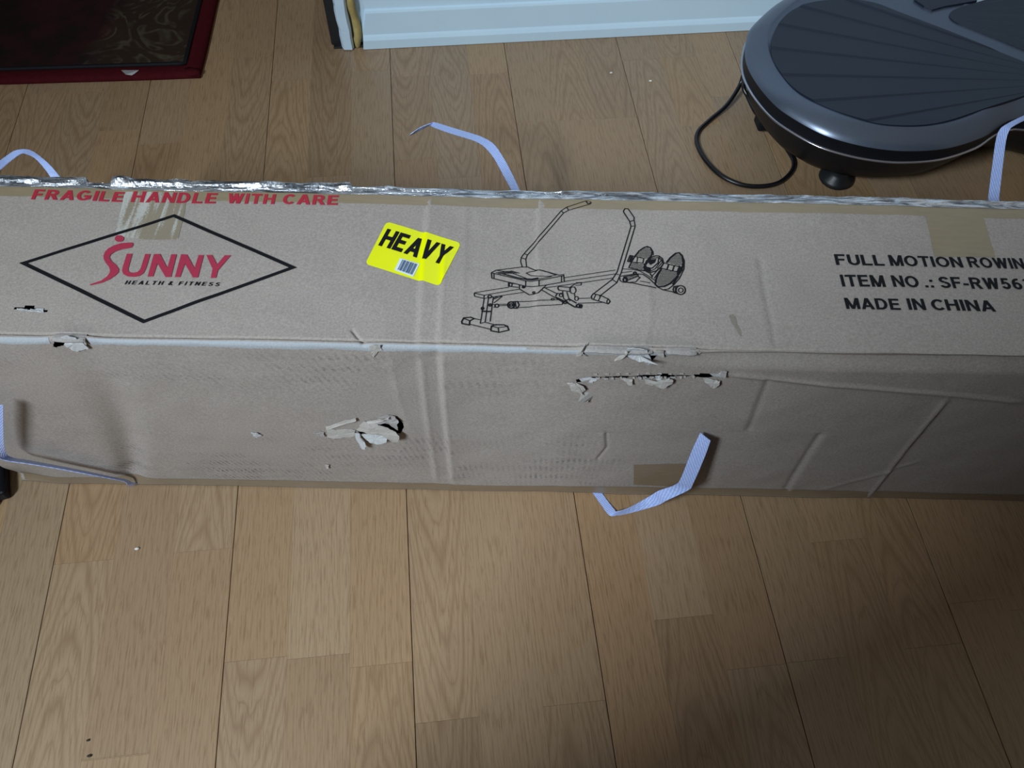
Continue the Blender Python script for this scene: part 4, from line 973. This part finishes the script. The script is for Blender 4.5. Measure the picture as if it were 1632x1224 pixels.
# ================================================================ VIBRATION PLATE
VC = np.array([0.820, 0.945])
half = [(.832, 1.074), (.74, 1.118), (.64, 1.136), (.555, 1.112), (.487, 1.052), (.464, 1.012), (.452, .965), (.455, .918), (.468, .872), (.486, .842), (.515, .809), (.547, .788), (.584, .773), (.625, .765), (.678, .766), (.736, .783)]
outl = [np.array(p) for p in half]+[2*VC-np.array(p) for p in half]
OUT = np.array(catmull(outl, 7, True))
def offset(poly, d):
    n = len(poly); q = np.zeros_like(poly)
    for i in range(n):
        t = poly[(i+2) % n]-poly[i-2]; t /= np.linalg.norm(t); q[i] = poly[i]+d*np.array([-t[1], t[0]])
    return q
area_ = 0.5*np.sum(OUT[:, 0]*np.roll(OUT[:, 1], -1)-np.roll(OUT[:, 0], -1)*OUT[:, 1])
SG = 1.0 if area_ > 0 else -1.0     # +d must point inwards
base_loc = np.array([VC[0], VC[1], 0])
plate = tag(empty('vibration_plate', tuple(base_loc)), 'dark grey vibration exercise plate with ribbed black foot pads and silver rim', 'exercise machine')
def skirt(name, rings, mat, cap_top=False, cap_bot=False, smooth_=True):
    V = []; F = []; n = len(OUT)
    for d, z in rings:
        q = offset(OUT, SG*d)
        V += [(x-VC[0], y-VC[1], z) for x, y in q]
    for r in range(len(rings)-1):
        for i in range(n): F.append((r*n+i, r*n+(i+1) % n, (r+1)*n+(i+1) % n, (r+1)*n+i))
    if cap_top: F.append(tuple((len(rings)-1)*n+i for i in range(n)))
    if cap_bot: F.append(tuple(range(n))[::-1])
    if SG < 0: F = [f[::-1] for f in F]
    return mesh(name, V, F, mat, plate, smooth_)
skirt('base', [(0.055, 0.022), (0.045, 0.024), (0.030, 0.040), (0.018, 0.062), (0.010, 0.080), (0.004, 0.0905)], M['black_plastic'], cap_bot=True)
skirt('trim_line', [(0.004, 0.0905), (0.0010, 0.0920), (0.0004, 0.0930), (0.0012, 0.0940), (0.003, 0.0945)], M['trim_line'])
skirt('side_band', [(0.003, 0.0945), (0.0032, 0.1000), (0.0020, 0.1110), (0.0012, 0.1140)], M['black_plastic'])
skirt('rim', [(0.0012, 0.1140), (0.0030, 0.1172), (0.0075, 0.1215), (0.014, 0.1262), (0.021, 0.1300), (0.027, 0.1325), (0.0290, 0.1330), (0.0305, 0.1322), (0.032, 0.1318), (0.05, 0.1325)], M['silver'], cap_top=True)
padpts = [(.700, 1.035), (.669, 1.061), (.622, 1.073), (.575, 1.068), (.541, 1.052), (.509, 1.018), (.489, .980), (.481, .945), (.484, .910), (.496, .873), (.520, .843), (.546, .822), (.579, .803), (.612, .794), (.652, .792), (.692, .800), (.741, .817), (.806, .838), (.850, .853), (.866, .868), (.862, .886), (.839, .909), (.780, .964), (.749, .992)]
PADO = np.array(catmull(padpts, 5, True))
def pad_mesh(rot):
    """sawtooth-ribbed pad cut from a fine grid inside its outline"""
    fan = P(1734, 129, .135)[:2]
    bm = bmesh.new(); vs = [bm.verts.new((p[0], p[1], 0)) for p in PADO]
    bm.faces.new(vs)
    # slice along fan rays so each rib gets its own crisp edge
    ribs = []
    for k in range(-7, 11):
        a = 0.1065+k*0.135
        ribs.append(a)
    for a in ribs:
        for da in (0.0, 0.012):
            d = Vector((-math.cos(a+da), math.sin(a+da), 0)); nrm = Vector((-d.y, d.x, 0))
            bmesh.ops.bisect_plane(bm, geom=bm.verts[:]+bm.edges[:]+bm.faces[:], plane_co=(fan[0], fan[1], 0), plane_no=nrm, dist=1e-6)
    bmesh.ops.triangulate(bm, faces=[f for f in bm.faces if len(f.verts) > 4])
    for v in bm.verts:
        a = math.atan2(v.co.y-fan[1], -(v.co.x-fan[0])); r = math.hypot(v.co.x-fan[0], v.co.y-fan[1])
        fr = (a-0.1065)/0.135; k = math.floor(fr+1e-4); t = fr-k
        t0 = 0.012/0.135
        hgt = (1-t/t0) if t < t0-1e-4 else (t-t0)/(1-t0)
        v.co.z = 0.1340+0.0017*(1-hgt)*min(1, max(0, (r-0.05)/0.15))
    top = bm.faces[:]
    ex = bmesh.ops.extrude_face_region(bm, geom=top)
    down = [g for g in ex['geom'] if isinstance(g, bmesh.types.BMVert)]
    for v in down: v.co.z = 0.1300
    if rot:
        bmesh.ops.rotate(bm, cent=(VC[0], VC[1], 0), matrix=Matrix.Rotation(math.pi, 3, 'Z'), verts=bm.verts[:])
    bmesh.ops.translate(bm, vec=(-VC[0], -VC[1], 0), verts=bm.verts[:])
    return bmobj('foot_pad', bm, M['pad'], plate)
pad_mesh(False)['label'] = 'ribbed black pad fanning out over the near lobe'
pad_mesh(True)
bm = bmesh.new()
cp = [(.735, 1.062), (.7435, 1.045), (.752, 1.036), (.775, 1.043), (.830, 1.053), (.822, 1.062), (.800, 1.074), (.765, 1.086), (.742, 1.080)]
lo = [bm.verts.new((x-VC[0], y-VC[1], 0.130)) for x, y in cp]; hi = [bm.verts.new((x-VC[0], y-VC[1], 0.1355)) for x, y in cp]
bm.faces.new(hi); bm.faces.new(lo[::-1])
for i in range(len(cp)): bm.faces.new((lo[i], lo[(i+1) % len(cp)], hi[(i+1) % len(cp)], hi[i]))
bmobj('control_panel', bm, M['pad'], plate)
# suction feet
def foot(x, y):
    V = []; F = []; seg = 20
    prof = [(0.0, 0.0), (0.024, 0.0), (0.026, 0.003), (0.024, 0.008), (0.015, 0.013), (0.013, 0.022), (0.017, 0.027), (0.0, 0.030)]
    for r, z in prof:
        for k in range(seg): V.append((r*math.cos(2*math.pi*k/seg), r*math.sin(2*math.pi*k/seg), z))
    for j in range(len(prof)-1):
        for k in range(seg): F.append((j*seg+k, j*seg+(k+1) % seg, (j+1)*seg+(k+1) % seg, (j+1)*seg+k))
    o = mesh('rubber_foot', V, F, M['black_rubber'], plate, True); o.location = (x-VC[0], y-VC[1], 0)
fp = P(1333, 282, 0.004)
foot(fp[0], fp[1]); foot(0.545, 1.04); foot(*(2*VC-fp[:2])); foot(2*VC[0]-0.545, 2*VC[1]-1.04)
# cord: leaves the base at the left, loops on the floor, returns under the machine
cz = 0.0038
zc = Z(1072, 0, 560/1632)
cpts = [P(1225, 60, .060), P(1203, 75, .056), P(*zc(335, 330), 0.040), P(*zc(310, 400), 0.022), P(*zc(250, 490), 0.010), P(*zc(170, 560), cz), P(*zc(120, 610), cz), P(*zc(113, 665), cz), P(*zc(150, 740), cz), P(*zc(220, 812), cz), P(*zc(310, 855), cz), P(*zc(400, 866), cz), P(*zc(490, 850), cz), P(*zc(550, 800), cz), P(*zc(562, 750), cz), P(*zc(530, 690), cz+.002), P(*zc(480, 620), cz+.006), P(*zc(425, 560), cz+.010), P(*zc(385, 520), cz+.014), P(*zc(350, 450), .022), P(*zc(330, 390), .032), P(1200, 95, .045)]
cpts = [p-base_loc for p in cpts]
tube('power_cord', catmull(cpts, 8), 0.0034, M['cord_black'], plate, 10)
bm = bmesh.new(); g = P(*zc(418, 575), 0.016)-base_loc
add_box(bm, g[0]-.010, g[0]+.016, g[1]-.012, g[1]+.016, 0.010, 0.034, 0.004)
bmobj('cord_clip', bm, M['black_plastic'], plate)

# ================================================================ RUG
rc = P(318, 124, 0.0); rx = P(346, 0, 0.0); rl = P(0, 134, 0.0)
ang = math.atan2(rc[1]-rl[1], rc[0]-rl[0]); angr = math.atan2(rx[1]-rc[1], rx[0]-rc[0])
rug = tag(empty('rug', (rc[0], rc[1], 0)), 'dark patterned rug bound in deep red tape at the doorway', 'rug')
ea = np.array([-math.cos(ang), -math.sin(ang)]); eb = np.array([math.cos(angr), math.sin(angr)])
def rpt(a, b): return ea*a+eb*b        # a: leftwards from the corner, b: away from the camera
LA, LB = 0.60, 0.95; bw_ = 0.024
def rug_field():
    V = []; F = []; na, nb = 60, 50
    for j in range(nb+1):
        for i in range(na+1):
            a = bw_+(LA-bw_)*i/na; b = bw_+(LB-bw_)*j/nb; q = rpt(a, b)
            V.append((q[0], q[1], 0.0085+0.0008*float(N1(a*20, b*20))))
    for j in range(nb):
        for i in range(na): F.append((j*(na+1)+i, j*(na+1)+i+1, (j+1)*(na+1)+i+1, (j+1)*(na+1)+i))
    o = mesh('pile', V, [f[::-1] for f in F], M['rug'], rug, True); return o
rug_field()
def binding():
    path = [rpt(LA, 0), rpt(0, 0), rpt(0, LB)]; V = []; F = []
    runs = [(lambda s: rpt(LA*(1-s), 0), np.array([0, 1]), LA, 'f'), (lambda s: rpt(0, LB*s), np.array([1, 0]), LB, 'r')]
    prof = [(-0.002, 0.0005), (-0.003, 0.004), (0.0, 0.0078), (0.006, 0.0092), (0.014, 0.0092), (0.021, 0.0085), (0.025, 0.0065), (0.025, 0.0)]
    st_ = []
    n1 = 60
    for k in range(n1+1): st_.append((LA*(1-k/n1), None))
    for k in range(1, n1+1): st_.append((None, LB*k/n1))
    for a, b in st_:
        wv = 0.0016*float(N2((a or 0)*14+(b or 0)*17, 2.5))
        for d, z in prof:
            if b is None: q = rpt(max(a, d if a == 0 else a), d+wv*(d < 0.01)) if a > 0 else rpt(d, d)
            else: q = rpt(d+wv*(d < 0.01), max(b, 0.0))
            if b is None and a > 0 and a < d: q = rpt(d, d)
            if b is not None and b < d: q = rpt(d, d)
            V.append((q[0], q[1], z))
    m = len(prof)
    for k in range(len(st_)-1):
        for j in range(m-1): F.append((k*m+j, (k+1)*m+j, (k+1)*m+j+1, k*m+j+1))
    o = mesh('binding', V, F, M['rug_red'], rug, True); o['label'] = 'deep red fabric edge binding'
    pts = [(*rpt(LA*(1-k/50)+bw_*(k/50), bw_), 0.0095) for k in range(51)]+[(*rpt(bw_, bw_+(LB-bw_)*k/50), 0.0095) for k in range(1, 51)]
    tube('piping', pts, 0.0036, M['rug_piping'], rug, 8)
    bm = bmesh.new(); c = P(207, 116, 0.010)-np.array([rc[0], rc[1], 0]); vs = []
    for x, y in ((-.014, .006), (.014, .004), (.008, -.003), (.004, -.007), (-.006, -.004)): vs.append(bm.verts.new((c[0]+x, c[1]+y, 0.0102+0.001*(y > 0))))
    f = bm.faces.new(vs); bmesh.ops.solidify(bm, geom=[f], thickness=0.0006)
    o = bmobj('frayed_patch', bm, M['paper_white'], rug); o['label'] = 'small pale patch showing under the piping'
    bm = bmesh.new(); bmesh.ops.create_icosphere(bm, subdivisions=2, radius=1.0)
    for v in bm.verts: v.co = Vector((v.co.x*0.014, v.co.y*0.009, v.co.z*0.005))*(1+0.25*math.sin(9*v.co.x+5*v.co.y))
    o = bmobj('frayed_corner', bm, M['rug_red'], rug, True, loc=(rpt(0.012, 0.006)[0], rpt(0.012, 0.006)[1], 0.0065))
binding()

# ================================================================ SMALL THINGS
# dark castor foot at the left end of the carton
fo = P(-4, 776, 0.012)
cf = tag(empty('furniture_foot', (fo[0]-0.012, fo[1]-0.004, 0), 0.25), 'black and grey furniture foot beside the left end of the carton', 'furniture foot')
bm = bmesh.new(); add_box(bm, -0.035, 0.022, -0.012, 0.030, 0.0003, 0.016, 0.003); bmobj('foot_block', bm, M['black_plastic'], cf)
bm = bmesh.new(); add_box(bm, -0.035, 0.006, -0.020, -0.004, 0.002, 0.014, 0.003); bmobj('foot_cap', bm, M['grey_metal'], cf)
bm = bmesh.new(); add_box(bm, -0.035, 0.000, 0.004, 0.020, 0.016, 0.040, 0.003); bmobj('foot_post', bm, M['dull_black'], cf)
def crumb(px, py, r, mat, label, name='crumb'):
    q = P(px, py, 0.0); bm = bmesh.new(); bmesh.ops.create_icosphere(bm, subdivisions=2, radius=1.0)
    rr = random.Random(px)
    for v in bm.verts: v.co = Vector((v.co.x*r*1.3, v.co.y*r*0.8, (v.co.z*0.6+0.55)*r))*(1+rr.uniform(-.18, .18))
    zmin = min(v.co.z for v in bm.verts)
    for v in bm.verts: v.co.z -= zmin
    tag(bmobj(name, bm, mat, None, True, loc=(q[0], q[1], 0.0001)), label, 'crumb')
crumb(219, 875, 0.0020, M['crumb_white'], 'tiny white crumb on the floor in front of the logo')
crumb(974, 117, 0.0020, M['crumb_white'], 'tiny white crumb on the floor below the baseboard')
crumb(1037, 130, 0.0022, M['crumb_white'], 'tiny white crumb on the floor left of the vibration plate')
crumb(141, 1180, 0.0013, M['crumb_dark'], 'dark crumb near the bottom left of the floor, upper one')
crumb(143, 1205, 0.0016, M['crumb_dark'], 'dark crumb near the bottom left of the floor, lower one')
